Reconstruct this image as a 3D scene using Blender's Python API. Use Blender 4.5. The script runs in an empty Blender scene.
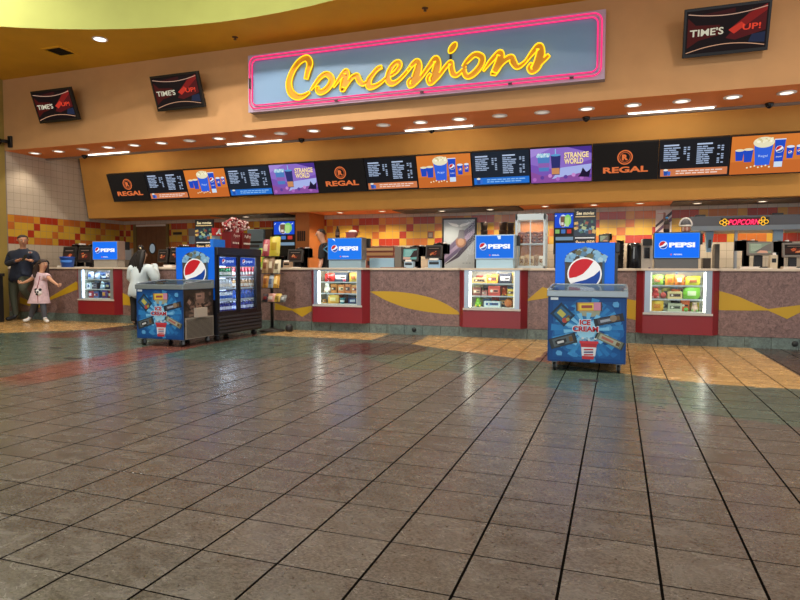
import bpy, math, random
from mathutils import Matrix, Vector
rnd = random.Random(7)
S = bpy.context.scene
COL = S.collection
# ------------------------------------------------------------------ camera calibration
T = 0.33; FPX = 614.56; PITCH = 0.049775; YAW = 0.338648; ROLL = 0.0029087
H = 3.27388*T; TX0 = -1.50219*T; TY0 = 8.68715*T; TAS = 0.946666
cy_, sy_ = math.cos(YAW), math.sin(YAW)
FW = Vector((-sy_*math.cos(PITCH), cy_*math.cos(PITCH), -math.sin(PITCH)))
r_ = Vector((cy_, sy_, 0)); u_ = r_.cross(FW)
RT = r_*math.cos(ROLL)+u_*math.sin(ROLL); UP = -r_*math.sin(ROLL)+u_*math.cos(ROLL)
CAM = Vector((0, 0, H))
def ray(x, y): return FW+RT*((x-400)/FPX)-UP*((y-300)/FPX)
def atz(x, y, z=0.0): d = ray(x, y); return CAM+d*((z-H)/d.z)
def aty(x, y, Y): d = ray(x, y); return CAM+d*(Y/d.y)
def atx(x, y, X): d = ray(x, y); return CAM+d*(X/d.x)
cd = bpy.data.cameras.new('camera'); cam = bpy.data.objects.new('camera', cd); COL.objects.link(cam)
cd.sensor_width = 36; cd.lens = FPX/800*36; cd.clip_end = 100; cd.clip_start = 0.05
M = Matrix((RT, UP, -FW)).transposed().to_4x4(); M.translation = CAM
cam.matrix_world = M; S.camera = cam
S.view_settings.view_transform = 'Standard'; S.view_settings.look = 'None'; S.view_settings.gamma = 1
S.view_settings.use_curve_mapping = False; S.view_settings.exposure = 0.0
try: S.cycles.use_denoising = True
except Exception: pass
# ------------------------------------------------------------------ materials
def lin(c):
    c = c/255.0
    return c/12.92 if c <= 0.04045 else ((c+0.055)/1.055)**2.4
def rgb(h):
    if isinstance(h, str): h = (int(h[0:2], 16), int(h[2:4], 16), int(h[4:6], 16))
    return (lin(h[0]), lin(h[1]), lin(h[2]), 1.0)
MATS = {}
def mat(h, rough=0.5, metal=0.0, spec=0.5, noise=0.0, scale=20.0, bump=0.0):
    """painted / plastic / metal surface, colour from its sRGB hex, with slight procedural mottling"""
    k = ('p', h, rough, metal, spec, noise, scale, bump)
    if k in MATS: return MATS[k]
    m = bpy.data.materials.new('surface_'+str(h)); m.use_nodes = True
    n = m.node_tree.nodes; L = m.node_tree.links; b = n['Principled BSDF']
    c = rgb(h)
    b.inputs['Base Color'].default_value = c; b.inputs['Roughness'].default_value = rough
    b.inputs['Metallic'].default_value = metal; b.inputs['Specular IOR Level'].default_value = spec
    if noise > 0 or bump > 0:
        tc = n.new('ShaderNodeTexCoord'); no = n.new('ShaderNodeTexNoise')
        no.inputs['Scale'].default_value = scale; no.inputs['Detail'].default_value = 4
        L.new(tc.outputs['Object'], no.inputs['Vector'])
        if noise > 0:
            r = n.new('ShaderNodeValToRGB')
            r.color_ramp.elements[0].position = 0.3; r.color_ramp.elements[1].position = 0.7
            r.color_ramp.elements[0].color = tuple(max(0, v*(1-noise)) for v in c[:3])+(1,)
            r.color_ramp.elements[1].color = tuple(min(1, v*(1+noise)) for v in c[:3])+(1,)
            L.new(no.outputs['Fac'], r.inputs['Fac']); L.new(r.outputs['Color'], b.inputs['Base Color'])
        if bump > 0:
            bp = n.new('ShaderNodeBump'); bp.inputs['Strength'].default_value = bump; bp.inputs['Distance'].default_value = 0.01
            L.new(no.outputs['Fac'], bp.inputs['Height']); L.new(bp.outputs['Normal'], b.inputs['Normal'])
    MATS[k] = m; return m
def emi(h, s=1.0):
    k = ('e', h, s)
    if k in MATS: return MATS[k]
    m = bpy.data.materials.new('light_'+str(h)); m.use_nodes = True
    n = m.node_tree.nodes; b = n['Principled BSDF']
    b.inputs['Base Color'].default_value = (0.01, 0.01, 0.01, 1); b.inputs['Roughness'].default_value = 0.35
    b.inputs['Specular IOR Level'].default_value = 0.05
    b.inputs['Emission Color'].default_value = rgb(h); b.inputs['Emission Strength'].default_value = s
    MATS[k] = m; return m
def glass(tint='ffffff', refl=0.08):
    k = ('g', tint, refl)
    if k in MATS: return MATS[k]
    m = bpy.data.materials.new('clear_glass'); m.use_nodes = True
    n = m.node_tree.nodes; L = m.node_tree.links; n.remove(n['Principled BSDF'])
    t = n.new('ShaderNodeBsdfTransparent'); t.inputs['Color'].default_value = rgb(tint)
    g = n.new('ShaderNodeBsdfGlossy'); g.inputs['Roughness'].default_value = 0.03
    x = n.new('ShaderNodeMixShader'); x.inputs[0].default_value = refl
    L.new(t.outputs[0], x.inputs[1]); L.new(g.outputs[0], x.inputs[2]); L.new(x.outputs[0], n['Material Output'].inputs['Surface'])
    MATS[k] = m; return m
# ------------------------------------------------------------------ objects
def thing(name, label, cat, loc=(0, 0, 0), group=None, rz=0.0):
    o = bpy.data.objects.new(name, None); COL.objects.link(o)
    o.location = loc; o.rotation_euler = (0, 0, rz); o.empty_display_size = 0.1
    o['label'] = label; o['category'] = cat
    if group: o['group'] = group
    return o
def tag(o, label, cat, group=None, kind=None):
    o['label'] = label; o['category'] = cat
    if group: o['group'] = group
    if kind: o['kind'] = kind
    return o
def cr(pts, n=6, closed=False):
    """Catmull-Rom resampling of a list of tuples"""
    P = [tuple(p) for p in pts]; N = len(P); out = []
    rng = range(N) if closed else range(N-1)
    for i in rng:
        if closed: a, b, c, d = P[(i-1) % N], P[i], P[(i+1) % N], P[(i+2) % N]
        else: a, b, c, d = P[max(i-1, 0)], P[i], P[i+1], P[min(i+2, N-1)]
        for k in range(n):
            t = k/n
            out.append(tuple(0.5*(2*b[j]+(c[j]-a[j])*t+(2*a[j]-5*b[j]+4*c[j]-d[j])*t*t+(3*b[j]-a[j]-3*c[j]+d[j])*t**3) for j in range(len(a))))
    if not closed: out.append(P[-1])
    return out
_TXT = {}
def text_geo(s, bold=0.0, space=1.0):
    k = (s, bold, space)
    if k in _TXT: return _TXT[k]
    c = bpy.data.curves.new('t', 'FONT'); c.body = s; c.size = 1; c.offset = bold; c.space_character = space
    c.resolution_u = 3
    o = bpy.data.objects.new('t', c); COL.objects.link(o)
    dg = bpy.context.evaluated_depsgraph_get(); dg.update()
    me = o.evaluated_get(dg).to_mesh()
    v = [tuple(q.co) for q in me.vertices]; f = [tuple(p.vertices) for p in me.polygons]
    o.evaluated_get(dg).to_mesh_clear()
    bpy.data.objects.remove(o); bpy.data.curves.remove(c)
    xs = [q[0] for q in v] or [0]; ys = [q[1] for q in v] or [0]
    w0, w1, h0, h1 = min(xs), max(xs), min(ys), max(ys)
    r = ([((q[0]-w0)/(w1-w0+1e-9), (q[1]-h0)/(h1-h0+1e-9)) for q in v], f)
    _TXT[k] = r; return r
class MB:
    def __init__(s): s.v = []; s.f = []; s.m = []; s.s = []
    def add(s, vs, fs, m, smooth=False):
        o = len(s.v); s.v += [tuple(q) for q in vs]
        for f in fs: s.f.append(tuple(i+o for i in f)); s.m.append(m); s.s.append(smooth)
        return s
    def box(s, x0, x1, y0, y1, z0, z1, m, R=None):
        x0, x1 = min(x0, x1), max(x0, x1); y0, y1 = min(y0, y1), max(y0, y1); z0, z1 = min(z0, z1), max(z0, z1)
        v = [(x, y, z) for z in (z0, z1) for y in (y0, y1) for x in (x0, x1)]
        if R is not None: v = [R @ Vector(q) for q in v]
        return s.add(v, [(0, 2, 3, 1), (4, 5, 7, 6), (0, 1, 5, 4), (2, 6, 7, 3), (0, 4, 6, 2), (1, 3, 7, 5)], m)
    def prism(s, poly, a0, a1, m, axis='z', smooth=False, R=None):
        n = len(poly)
        def pt(p, a):
            q = (p[0], p[1], a) if axis == 'z' else ((p[0], a, p[1]) if axis == 'y' else (a, p[0], p[1]))
            return R @ Vector(q) if R is not None else q
        v = [pt(p, a0) for p in poly]+[pt(p, a1) for p in poly]
        s.add(v, [tuple(range(n))[::-1], tuple(range(n, 2*n))], m)
        o = len(s.v)-2*n
        for i in range(n):
            j = (i+1) % n; s.f.append((o+i, o+j, o+n+j, o+n+i)); s.m.append(m); s.s.append(smooth)
        return s
    def frustum(s, c0, w0, d0, c1, w1, d1, m):
        v = [(c[0]+sx*w/2, c[1]+sy*d/2, c[2]) for (c, w, d) in ((c0, w0, d0), (c1, w1, d1)) for sy in (-1, 1) for sx in (-1, 1)]
        return s.add(v, [(0, 2, 3, 1), (4, 5, 7, 6), (0, 1, 5, 4), (2, 6, 7, 3), (0, 4, 6, 2), (1, 3, 7, 5)], m)
    def tube(s, pts, r, m, n=6, closed=False, caps=True):
        P = [Vector(p[:3]) for p in pts]; N = len(P); rings = []
        for i in range(N):
            a = P[(i-1) % N] if (closed or i > 0) else P[i]; b = P[(i+1) % N] if (closed or i < N-1) else P[i]
            t = (b-a); t = t.normalized() if t.length > 1e-9 else Vector((0, 0, 1))
            h = Vector((0, 1, 0)) if abs(t.y) < 0.9 else Vector((0, 0, 1))
            u = t.cross(h).normalized(); w = t.cross(u)
            rr = r[i] if isinstance(r, (list, tuple)) else r
            rings.append([P[i]+u*(rr*math.cos(2*math.pi*k/n))+w*(rr*math.sin(2*math.pi*k/n)) for k in range(n)])
        v = [q for g in rings for q in g]; f = []
        for i in range(N if closed else N-1):
            for k in range(n):
                a, b = i*n+k, i*n+(k+1) % n; c, d = ((i+1) % N)*n+(k+1) % n, ((i+1) % N)*n+k
                f.append((a, b, c, d))
        if caps and not closed: f += [tuple(range(n))[::-1], tuple(range((N-1)*n, N*n))]
        return s.add(v, f, m, True)
    def lathe(s, prof, c, m, n=16, axis='z', smooth=True, caps=True):
        v = []; f = []
        for (r, a) in prof:
            for k in range(n):
                t = 2*math.pi*k/n; p, q = r*math.cos(t), r*math.sin(t)
                v.append((c[0]+p, c[1]+q, c[2]+a) if axis == 'z' else ((c[0]+p, c[1]+a, c[2]+q) if axis == 'y' else (c[0]+a, c[1]+p, c[2]+q)))
        for i in range(len(prof)-1):
            for k in range(n): f.append((i*n+k, i*n+(k+1) % n, (i+1)*n+(k+1) % n, (i+1)*n+k))
        if caps: f += [tuple(range(n))[::-1], tuple(range((len(prof)-1)*n, len(prof)*n))]
        return s.add(v, f, m, smooth)
    def ball(s, c, r, m, n=10, sc=(1, 1, 1)):
        prof = [(max(1e-4, r*math.sin(math.pi*i/n)), -r*math.cos(math.pi*i/n)) for i in range(n+1)]
        v = []; f = []; k2 = n+4
        for (rr, a) in prof:
            for k in range(k2):
                t = 2*math.pi*k/k2; v.append((c[0]+rr*math.cos(t)*sc[0], c[1]+rr*math.sin(t)*sc[1], c[2]+a*sc[2]))
        for i in range(n):
            for k in range(k2): f.append((i*k2+k, i*k2+(k+1) % k2, (i+1)*k2+(k+1) % k2, (i+1)*k2+k))
        return s.add(v, f, m, True)
    def build(s, name, parent=None, bevel=0.0, local=False):
        me = bpy.data.meshes.new(name)
        vs = s.v
        if parent is not None and not local:
            loc = Vector((0, 0, 0)); p = parent; chain = []
            Mi = Matrix.Identity(4)
            while p is not None:
                chain.append(Matrix.Translation(p.location) @ p.rotation_euler.to_matrix().to_4x4()); p = p.parent
            for q in reversed(chain): Mi = Mi @ q
            Mi = Mi.inverted(); vs = [tuple(Mi @ Vector(q)) for q in vs]
        me.from_pydata(vs, [], s.f)
        slots = []; idx = {}
        for m in s.m:
            if id(m) not in idx: idx[id(m)] = len(slots); slots.append(m); me.materials.append(m)
        me.polygons.foreach_set('material_index', [idx[id(m)] for m in s.m])
        me.polygons.foreach_set('use_smooth', s.s); me.update()
        o = bpy.data.objects.new(name, me); COL.objects.link(o)
        if parent is not None: o.parent = parent
        if bevel > 0:
            b = o.modifiers.new('bevel', 'BEVEL'); b.width = bevel; b.segments = 2; b.limit_method = 'ANGLE'; b.angle_limit = math.radians(50)
        return o
class Plane:
    """2-D drawing on a plane in the scene: O origin, U right, V up, N towards the viewer (unit vectors)"""
    def __init__(s, mb, O, U=(1, 0, 0), V=(0, 0, 1), N=(0, -1, 0)): s.mb = mb; s.O = Vector(O); s.U = Vector(U); s.V = Vector(V); s.N = Vector(N)
    def P(s, u, v, l=0): return s.O+s.U*u+s.V*v+s.N*l
    def poly(s, uv, m, l=0.001): s.mb.add([s.P(u, v, l) for u, v in uv], [tuple(range(len(uv)))], m); return s
    def rect(s, u0, v0, u1, v1, m, l=0.001): return s.poly([(u0, v0), (u1, v0), (u1, v1), (u0, v1)], m, l)
    def rrect(s, cu, cv, w, h, ang, m, l=0.001):
        c, q = math.cos(ang), math.sin(ang)
        return s.poly([(cu+a*w/2*c-b*h/2*q, cv+a*w/2*q+b*h/2*c) for a, b in ((-1, -1), (1, -1), (1, 1), (-1, 1))], m, l)
    def disk(s, cu, cv, r, m, l=0.001, n=28, ry=None): ry = ry or r; return s.poly([(cu+r*math.cos(2*math.pi*k/n), cv+ry*math.sin(2*math.pi*k/n)) for k in range(n)], m, l)
    def ring(s, cu, cv, r0, r1, m, l=0.001, n=28):
        v = [s.P(cu+r*math.cos(2*math.pi*k/n), cv+r*math.sin(2*math.pi*k/n), l) for r in (r0, r1) for k in range(n)]
        s.mb.add(v, [(k, (k+1) % n, n+(k+1) % n, n+k) for k in range(n)], m); return s
    def strip(s, pts, w, m, l=0.001):
        for i in range(len(pts)-1):
            (a, b), (c, d) = pts[i], pts[i+1]; dx, dy = c-a, d-b; q = math.hypot(dx, dy) or 1; nx, ny = -dy/q*w/2, dx/q*w/2
            s.poly([(a+nx, b+ny), (a-nx, b-ny), (c-nx, d-ny), (c+nx, d+ny)], m, l)
        return s
    def text(s, t, u, v, w, h, m, l=0.002, bold=0.0, space=1.0, ang=0.0, slant=0.0):
        """text fitted in the box w x h, its lower left corner at u,v"""
        vs, fs = text_geo(t, bold, space); c, q = math.cos(ang), math.sin(ang)
        out = []
        for (a, b) in vs:
            x, y = a*w+b*h*slant, b*h; out.append(s.P(u+x*c-y*q, v+x*q+y*c, l))
        s.mb.add(out, fs, m); return s
    def globe(s, cu, cv, r, E, l=0.002):
        """round red, white and blue emblem"""
        s.disk(cu, cv, r*1.1, E('f4f6fa'), l)
        def arc(a0, a1, n=16): return [(cu+r*math.cos(math.radians(a0+(a1-a0)*k/n)), cv+r*math.sin(math.radians(a0+(a1-a0)*k/n))) for k in range(n+1)]
        lower = [(cu+r*x, cv+r*y) for x, y in ((-0.95, -0.28), (-0.5, -0.2), (-0.1, 0.0), (0.25, 0.38), (0.55, 0.80))]
        s.poly(arc(56, 197)+lower[1:4], E('c8202c'), l+0.001)
        low2 = [(cu+r*x, cv+r*y) for x, y in ((0.97, 0.25), (0.62, -0.1), (0.1, -0.38), (-0.45, -0.52), (-0.78, -0.62))]
        s.poly(arc(219, 374)+low2[1:4], E('1445a0'), l+0.001)
        return s
def lamp(name, kind, loc, energy, color, size=0.2, rot=(0, 0, 0), size_y=None, spot=None):
    l = bpy.data.lights.new(name, kind); l.energy = energy; l.color = color
    if kind == 'AREA':
        l.size = size
        if size_y: l.shape = 'RECTANGLE'; l.size_y = size_y
        else: l.shape = 'DISK'
    elif kind == 'SPOT': l.spot_size = math.radians(spot or 100); l.spot_blend = 0.6; l.shadow_soft_size = size
    else: l.shadow_soft_size = size
    o = bpy.data.objects.new(name, l); COL.objects.link(o); o.location = loc; o.rotation_euler = rot
    return o
def struct(o, kind='structure'): o['kind'] = kind; return o
ORD = ['leftmost', 'second from the left', 'third from the left', 'fourth from the left', 'fifth from the left', 'sixth from the left', 'seventh from the left', 'eighth from the left', 'ninth from the left', 'tenth from the left',
       'tenth from the right', 'ninth from the right', 'eighth from the right', 'seventh from the right', 'sixth from the right', 'fifth from the right', 'fourth from the right', 'third from the right', 'second from the right', 'rightmost']
TANC, ORC, AMBC, GOLDC, GREENC, CEILC = 'cc9a66', 'ea863c', 'e2a24c', '9a8440', '94984c', 'd8a01c'
GRANC, SIGNC, REDC = '7c625c', '7fa3c8', '7e1620'
FLOOR_R0, FLOOR_R1, FLOOR_SPEC = 0.17, 0.32, 0.65
BASEC, GREEN, YEL, REDF, DARK, BROWN, DARK2 = '5c5751', '4c5a50', 'b8925c', '70443a', '40342f', '645448', '5a3e36'
PINKS, YELS, TVS, MENUS, PEPS = 1.3, 1.5, 0.7, 0.95, 1.0
NR = 0.0105
LIT = [0 if i in (2, 6, 9, 12, 15, 16) else 1 for i in range(22)]
DL_E, FL_E, KIT_E, LOB_E, DAY_FILL_E, WORLDS, WORLDC = 40, 4.5, 80, 125, 260, 0.85, (0.95, 0.95, 1.0)
KIO_E, FRI_E = (2.2, 3.8, 3.6, 2.6), 40
# ================================================================== SETTING
XL, XR = -12.35, 5.0
YF, ZS, ZC, YT, YB, ZK = 9.68, 3.58, 5.06, 10.7, 13.0, 2.33
# ---- floor with its coloured tile inlays
def floor_material():
    m = bpy.data.materials.new('stone_floor_tiles'); m.use_nodes = True
    n = m.node_tree.nodes; L = m.node_tree.links; b = n['Principled BSDF']
    def math_(op, a, bb=None, clamp=False):
        q = n.new('ShaderNodeMath'); q.operation = op; q.use_clamp = clamp
        for i, x in enumerate((a, bb)):
            if x is None: continue
            if isinstance(x, (int, float)): q.inputs[i].default_value = x
            else: L.new(x, q.inputs[i])
        return q.outputs[0]
    tc = n.new('ShaderNodeTexCoord'); sp = n.new('ShaderNodeSeparateXYZ'); L.new(tc.outputs['Object'], sp.inputs[0])
    u = math_('DIVIDE', math_('SUBTRACT', sp.outputs['X'], TX0), T)
    v = math_('DIVIDE', math_('SUBTRACT', sp.outputs['Y'], TY0), T*TAS)
    du = math_('ABSOLUTE', math_('SUBTRACT', u, math_('ROUND', u)))
    dv = math_('ABSOLUTE', math_('SUBTRACT', v, math_('ROUND', v)))
    g1 = math_('LESS_THAN', du, 0.0155); g2 = math_('LESS_THAN', dv, 0.0105)
    g = math_('MAXIMUM', g1, g2)
    cx = n.new('ShaderNodeCombineXYZ'); L.new(math_('FLOOR', u), cx.inputs[0]); L.new(math_('FLOOR', v), cx.inputs[1])
    wn = n.new('ShaderNodeTexWhiteNoise'); wn.noise_dimensions = '3D'; L.new(cx.outputs[0], wn.inputs['Vector'])
    # per-tile shifted stone veining
    ad = n.new('ShaderNodeVectorMath'); ad.operation = 'MULTIPLY_ADD'
    L.new(wn.outputs['Color'], ad.inputs[0]); ad.inputs[1].default_value = (7, 7, 7); L.new(tc.outputs['Object'], ad.inputs[2])
    mp = n.new('ShaderNodeMapping'); mp.inputs['Scale'].default_value = (1.0, 1.4, 1.0); mp.inputs['Rotation'].default_value = (0, 0, 0.5)
    L.new(ad.outputs[0], mp.inputs['Vector'])
    n1 = n.new('ShaderNodeTexNoise'); n1.inputs['Scale'].default_value = 7; n1.inputs['Detail'].default_value = 9; n1.inputs['Roughness'].default_value = 0.65; n1.inputs['Distortion'].default_value = 0.6
    L.new(mp.outputs[0], n1.inputs['Vector'])
    n2 = n.new('ShaderNodeTexNoise'); n2.inputs['Scale'].default_value = 70; n2.inputs['Detail'].default_value = 3; n2.inputs['Roughness'].default_value = 0.75
    L.new(mp.outputs[0], n2.inputs['Vector'])
    r1 = n.new('ShaderNodeMapRange'); r1.inputs['From Min'].default_value = 0.3; r1.inputs['From Max'].default_value = 0.7; r1.inputs['To Min'].default_value = 0.76; r1.inputs['To Max'].default_value = 1.2
    L.new(n1.outputs['Fac'], r1.inputs['Value'])
    r2 = n.new('ShaderNodeMapRange'); r2.inputs['From Min'].default_value = 0.40; r2.inputs['From Max'].default_value = 0.60; r2.inputs['To Min'].default_value = 0.68; r2.inputs['To Max'].default_value = 1.25
    L.new(n2.outputs['Fac'], r2.inputs['Value'])
    r3 = n.new('ShaderNodeMapRange'); r3.inputs['To Min'].default_value = 0.9; r3.inputs['To Max'].default_value = 1.08
    L.new(wn.outputs['Value'], r3.inputs['Value'])
    n3 = n.new('ShaderNodeTexNoise'); n3.inputs['Scale'].default_value = 42; n3.inputs['Detail'].default_value = 3; n3.inputs['Roughness'].default_value = 0.7
    L.new(ad.outputs[0], n3.inputs['Vector'])
    r4 = n.new('ShaderNodeMapRange'); r4.inputs['From Min'].default_value = 0.29; r4.inputs['From Max'].default_value = 0.40; r4.inputs['To Min'].default_value = 0.3; r4.inputs['To Max'].default_value = 1.0
    L.new(n3.outputs['Fac'], r4.inputs['Value'])
    k = math_('MULTIPLY', math_('MULTIPLY', math_('MULTIPLY', r1.outputs[0], r2.outputs[0]), r3.outputs[0]), r4.outputs[0])
    at = n.new('ShaderNodeAttribute'); at.attribute_name = 'tile_colour'
    sc = n.new('ShaderNodeVectorMath'); sc.operation = 'SCALE'; L.new(at.outputs['Color'], sc.inputs[0]); L.new(k, sc.inputs['Scale'])
    mx = n.new('ShaderNodeMix'); mx.data_type = 'RGBA'; L.new(g, mx.inputs['Factor']); L.new(sc.outputs[0], mx.inputs['A']); mx.inputs['B'].default_value = rgb('0d0b09')
    L.new(mx.outputs['Result'], b.inputs['Base Color'])
    rr = n.new('ShaderNodeMapRange'); rr.inputs['From Min'].default_value = 0.3; rr.inputs['From Max'].default_value = 0.7; rr.inputs['To Min'].default_value = FLOOR_R0; rr.inputs['To Max'].default_value = FLOOR_R1
    L.new(n1.outputs['Fac'], rr.inputs['Value'])
    rg = math_('MAXIMUM', rr.outputs[0], math_('MULTIPLY', g, 0.8)); L.new(rg, b.inputs['Roughness'])
    L.new(math_('MULTIPLY', math_('SUBTRACT', 1.0, g), FLOOR_SPEC), b.inputs['Specular IOR Level'])
    bp = n.new('ShaderNodeBump'); bp.inputs['Strength'].default_value = 0.25; bp.inputs['Distance'].default_value = 0.003
    hh = math_('SUBTRACT', math_('MULTIPLY', n2.outputs['Fac'], 0.025), math_('MULTIPLY', g, 1.0)); L.new(hh, bp.inputs['Height']); L.new(bp.outputs['Normal'], b.inputs['Normal'])
    return m
def W(pts): return [(p.x, p.y) for p in (atz(x, y) for x, y in pts)]
ZONES = [
 (W([(-60, 372), (0, 366), (50, 362), (100, 357), (160, 356), (200, 361), (300, 357), (360, 356), (400, 369), (450, 371), (490, 379), (540, 386), (600, 397.5), (650, 405), (730, 417.5), (800, 427.5), (900, 442), (900, 352), (700, 345.5), (300, 329), (0, 317), (-60, 315)]), GREEN),
 (W([(391, 334), (429, 335.5), (412, 344), (372, 340)]), BROWN),
 (W([(260, 335), (282, 328), (391, 333.5), (372, 340), (335, 338), (300, 337)]), YEL),
 (W([(412, 344), (429.5, 335), (550, 339.5), (640, 343), (752, 348), (800, 376), (830, 395), (800, 389), (762, 387.5), (712, 384), (662, 379), (627, 374), (580, 367), (535, 361), (487, 354.5), (450, 350)]), YEL),
 (W([(752, 347.5), (900, 353), (900, 420), (800, 376)]), DARK),
 (W([(545, 351), (560, 352), (560, 364), (535, 361)]), REDF),
 (W([(-60, 316), (0, 317), (136, 322), (135, 325), (100, 329), (60, 331), (0, 333), (-60, 335)]), YEL),
 (W([(97, 329), (135, 324.5), (200, 327), (135, 330), (110, 331.5)]), DARK),
 (W([(-60, 396), (0, 379), (50, 366), (100, 356), (137, 348), (184, 339), (240, 333), (260, 335), (200, 346), (137, 361), (82, 374), (50, 381), (0, 394.5), (-60, 412)]), REDF),
]
def circ(xa, xb, y):
    a, b = atz(xa, y), atz(xb, y); return ((a.x+b.x)/2, (a.y+b.y)/2, (b-a).length/2)
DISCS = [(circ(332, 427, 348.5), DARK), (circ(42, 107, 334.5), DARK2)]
def inpoly(x, y, P):
    c = False; j = len(P)-1
    for i in range(len(P)):
        if (P[i][1] > y) != (P[j][1] > y) and x < (P[j][0]-P[i][0])*(y-P[i][1])/(P[j][1]-P[i][1])+P[i][0]: c = not c
        j = i
    return c
ys = [-4.0, -2.0, 0.0, 1.0, 2.0, 3.0, 4.0]+[4.4+0.035*i for i in range(153)]+[10.2, 11.5, 13.1]
xs = [-13.0+0.035*i for i in range(515)]
fv = [(x, y, 0.0) for y in ys for x in xs]; nx = len(xs)
ff = [(j*nx+i, j*nx+i+1, (j+1)*nx+i+1, (j+1)*nx+i) for j in range(len(ys)-1) for i in range(nx-1)]
fme = bpy.data.meshes.new('floor'); fme.from_pydata(fv, [], ff)
boxes = [(min(p[0] for p in P), max(p[0] for p in P), min(p[1] for p in P), max(p[1] for p in P)) for P, c in ZONES]
cols = []
CL = {c: rgb(c) for c in (BASEC, GREEN, YEL, REDF, DARK, BROWN, DARK2)}
for (x, y, z) in fv:
    c = BASEC
    if y > 4.3:
        for (P, cc), bb in zip(ZONES, boxes):
            if bb[0] <= x <= bb[1] and bb[2] <= y <= bb[3] and inpoly(x, y, P): c = cc
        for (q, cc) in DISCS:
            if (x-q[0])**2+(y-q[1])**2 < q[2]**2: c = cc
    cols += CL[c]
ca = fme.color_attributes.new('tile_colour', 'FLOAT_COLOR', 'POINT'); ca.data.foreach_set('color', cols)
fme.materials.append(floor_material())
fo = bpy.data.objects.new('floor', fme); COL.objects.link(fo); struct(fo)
# ---- walls, fascia, ceilings
TAN = mat(TANC, 0.75, noise=0.04, scale=3); ORANGE = mat(ORC, 0.7, noise=0.04, scale=3); AMB = mat(AMBC, 0.75, noise=0.04, scale=3)
GOLD = mat(GOLDC, 0.75, noise=0.05, scale=3); GREENP = mat(GREENC, 0.8, noise=0.05, scale=2); CEIL = mat(CEILC, 0.75, noise=0.05, scale=2)
GREYP = mat('83776a', 0.5); GROUT = mat('857a6c', 0.8)
TRED = mat('a8361f', 0.25, noise=0.06, scale=4); TOR = mat('bd6a2e', 0.25, noise=0.06, scale=4); TYEL = mat('cba038', 0.25, noise=0.06, scale=4); TAMB = mat('c98a30', 0.25, noise=0.06, scale=4); TWH = mat('c2b5a2', 0.25, noise=0.04, scale=4)
def pat(row, c):
    c %= 8
    if row == 0: return TAMB if c in (0, 4) else (TOR if c < 4 else TRED)
    if row == 1: return TOR if c == 0 else (TRED if c == 4 else TYEL)
    if row == 2: return TRED if c == 3 else (TOR if c == 7 else TYEL)
    return TRED if c < 3 else (TYEL if c in (3, 7) else TOR)
def tiled(mb, U0, U1, uc0, tu, z0, z1, place, tz=0.1575, ztop=2.24):
    """tiles laid from z0 to z1 along u; place(u, z) -> 3-D point"""
    c = math.floor((U0-uc0)/tu)
    while uc0+c*tu < U1:
        a, b = max(uc0+c*tu, U0)+0.0025, min(uc0+(c+1)*tu, U1)-0.0025
        r = -12
        while ztop-r*tz > z0:
            t, q = min(ztop-r*tz, z1)-0.0025, max(ztop-(r+1)*tz, z0)+0.0025
            if t > q and b > a:
                m = pat(r, c) if 0 <= r < 4 else TWH
                mb.add([place(a, q), place(b, q), place(b, t), place(a, t)], [(0, 1, 2, 3)], m)
            r += 1
        c += 1
mb = MB(); mb.box(XL-0.2, XR+0.2, YB, YB+0.2, 0, ZC+1, GROUT)
uc = aty(379, 225, YB).x
tiled(mb, XL, XR, uc, 0.1635, 0.0, ZK+0.02, lambda u, z: (u, YB-0.003, z))
struct(mb.build('wall_back'))
mb = MB(); mb.box(XL-0.2, XL, -4, 9.68, 0, ZC+0.1, GOLD); mb.box(XL-0.2, XL, 9.68, YB, 0, 5.0, GROUT)
tiled(mb, 9.7, YB, 9.7, 0.1575, 0.0, 4.2, lambda u, z: (XL+0.003, u, z))
struct(mb.build('wall_left'))
# front fascia above the counter (carries the sign), soffit, lip
mb = MB(); mb.box(XL, XR, YF, YF+0.12, ZS+0.002, ZC, TAN); struct(mb.build('wall_fascia'))
mb = MB(); mb.box(XL, XR, YF+0.002, YT, ZS, ZS+0.0018, ORANGE); mb.box(XL, XR, YF+0.121, YT, ZS+0.002, ZS+0.08, ORANGE); struct(mb.build('ceiling_soffit'))
mb = MB(); mb.box(XL, XR, YT-0.03, YT+0.03, ZS-0.035, ZS+0.1, GREYP); struct(mb.build('trim_soffit'))
# sloping menu fascia
mb = MB()
prof = [(11.46, 4.3), (11.80, ZK-0.02), (12.0, ZK-0.02), (12.0, 4.3)]
mb.prism(prof, XL+0.06, XR, AMB, axis='x'); struct(mb.build('wall_menu_fascia'))
mb = MB(); mb.box(XL, XR, YT+0.03, 11.6, 4.3, 4.4, AMB); struct(mb.build('ceiling_cove'))
# low kitchen ceiling
mb = MB(); mb.box(XL, XR, 12.0, YB, ZK, ZK+0.1, ORANGE); struct(mb.build('ceiling_kitchen'))
# lobby ceiling with the round raised dome
CX, CYD, CR_ = -5.6, 0.1, 8.5
mb = MB(); N = 96
hole = [(CX+CR_*math.cos(2*math.pi*k/N), CYD+CR_*math.sin(2*math.pi*k/N)) for k in range(N)]
def edge(x, y):   # push a direction from the dome's centre out to the ceiling's outline
    dx, dy = x-CX, y-CYD; t = []
    if dx > 1e-9: t.append((XR-CX)/dx)
    if dx < -1e-9: t.append((-15.0-CX)/dx)
    if dy > 1e-9: t.append((YF+0.1-CYD)/dy)
    if dy < -1e-9: t.append((-10.0-CYD)/dy)
    k = max(1.0, min(t)); return (CX+dx*k, CYD+dy*k)
outr = []
for k, p in enumerate(hole): outr.append(edge(*p))
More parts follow.
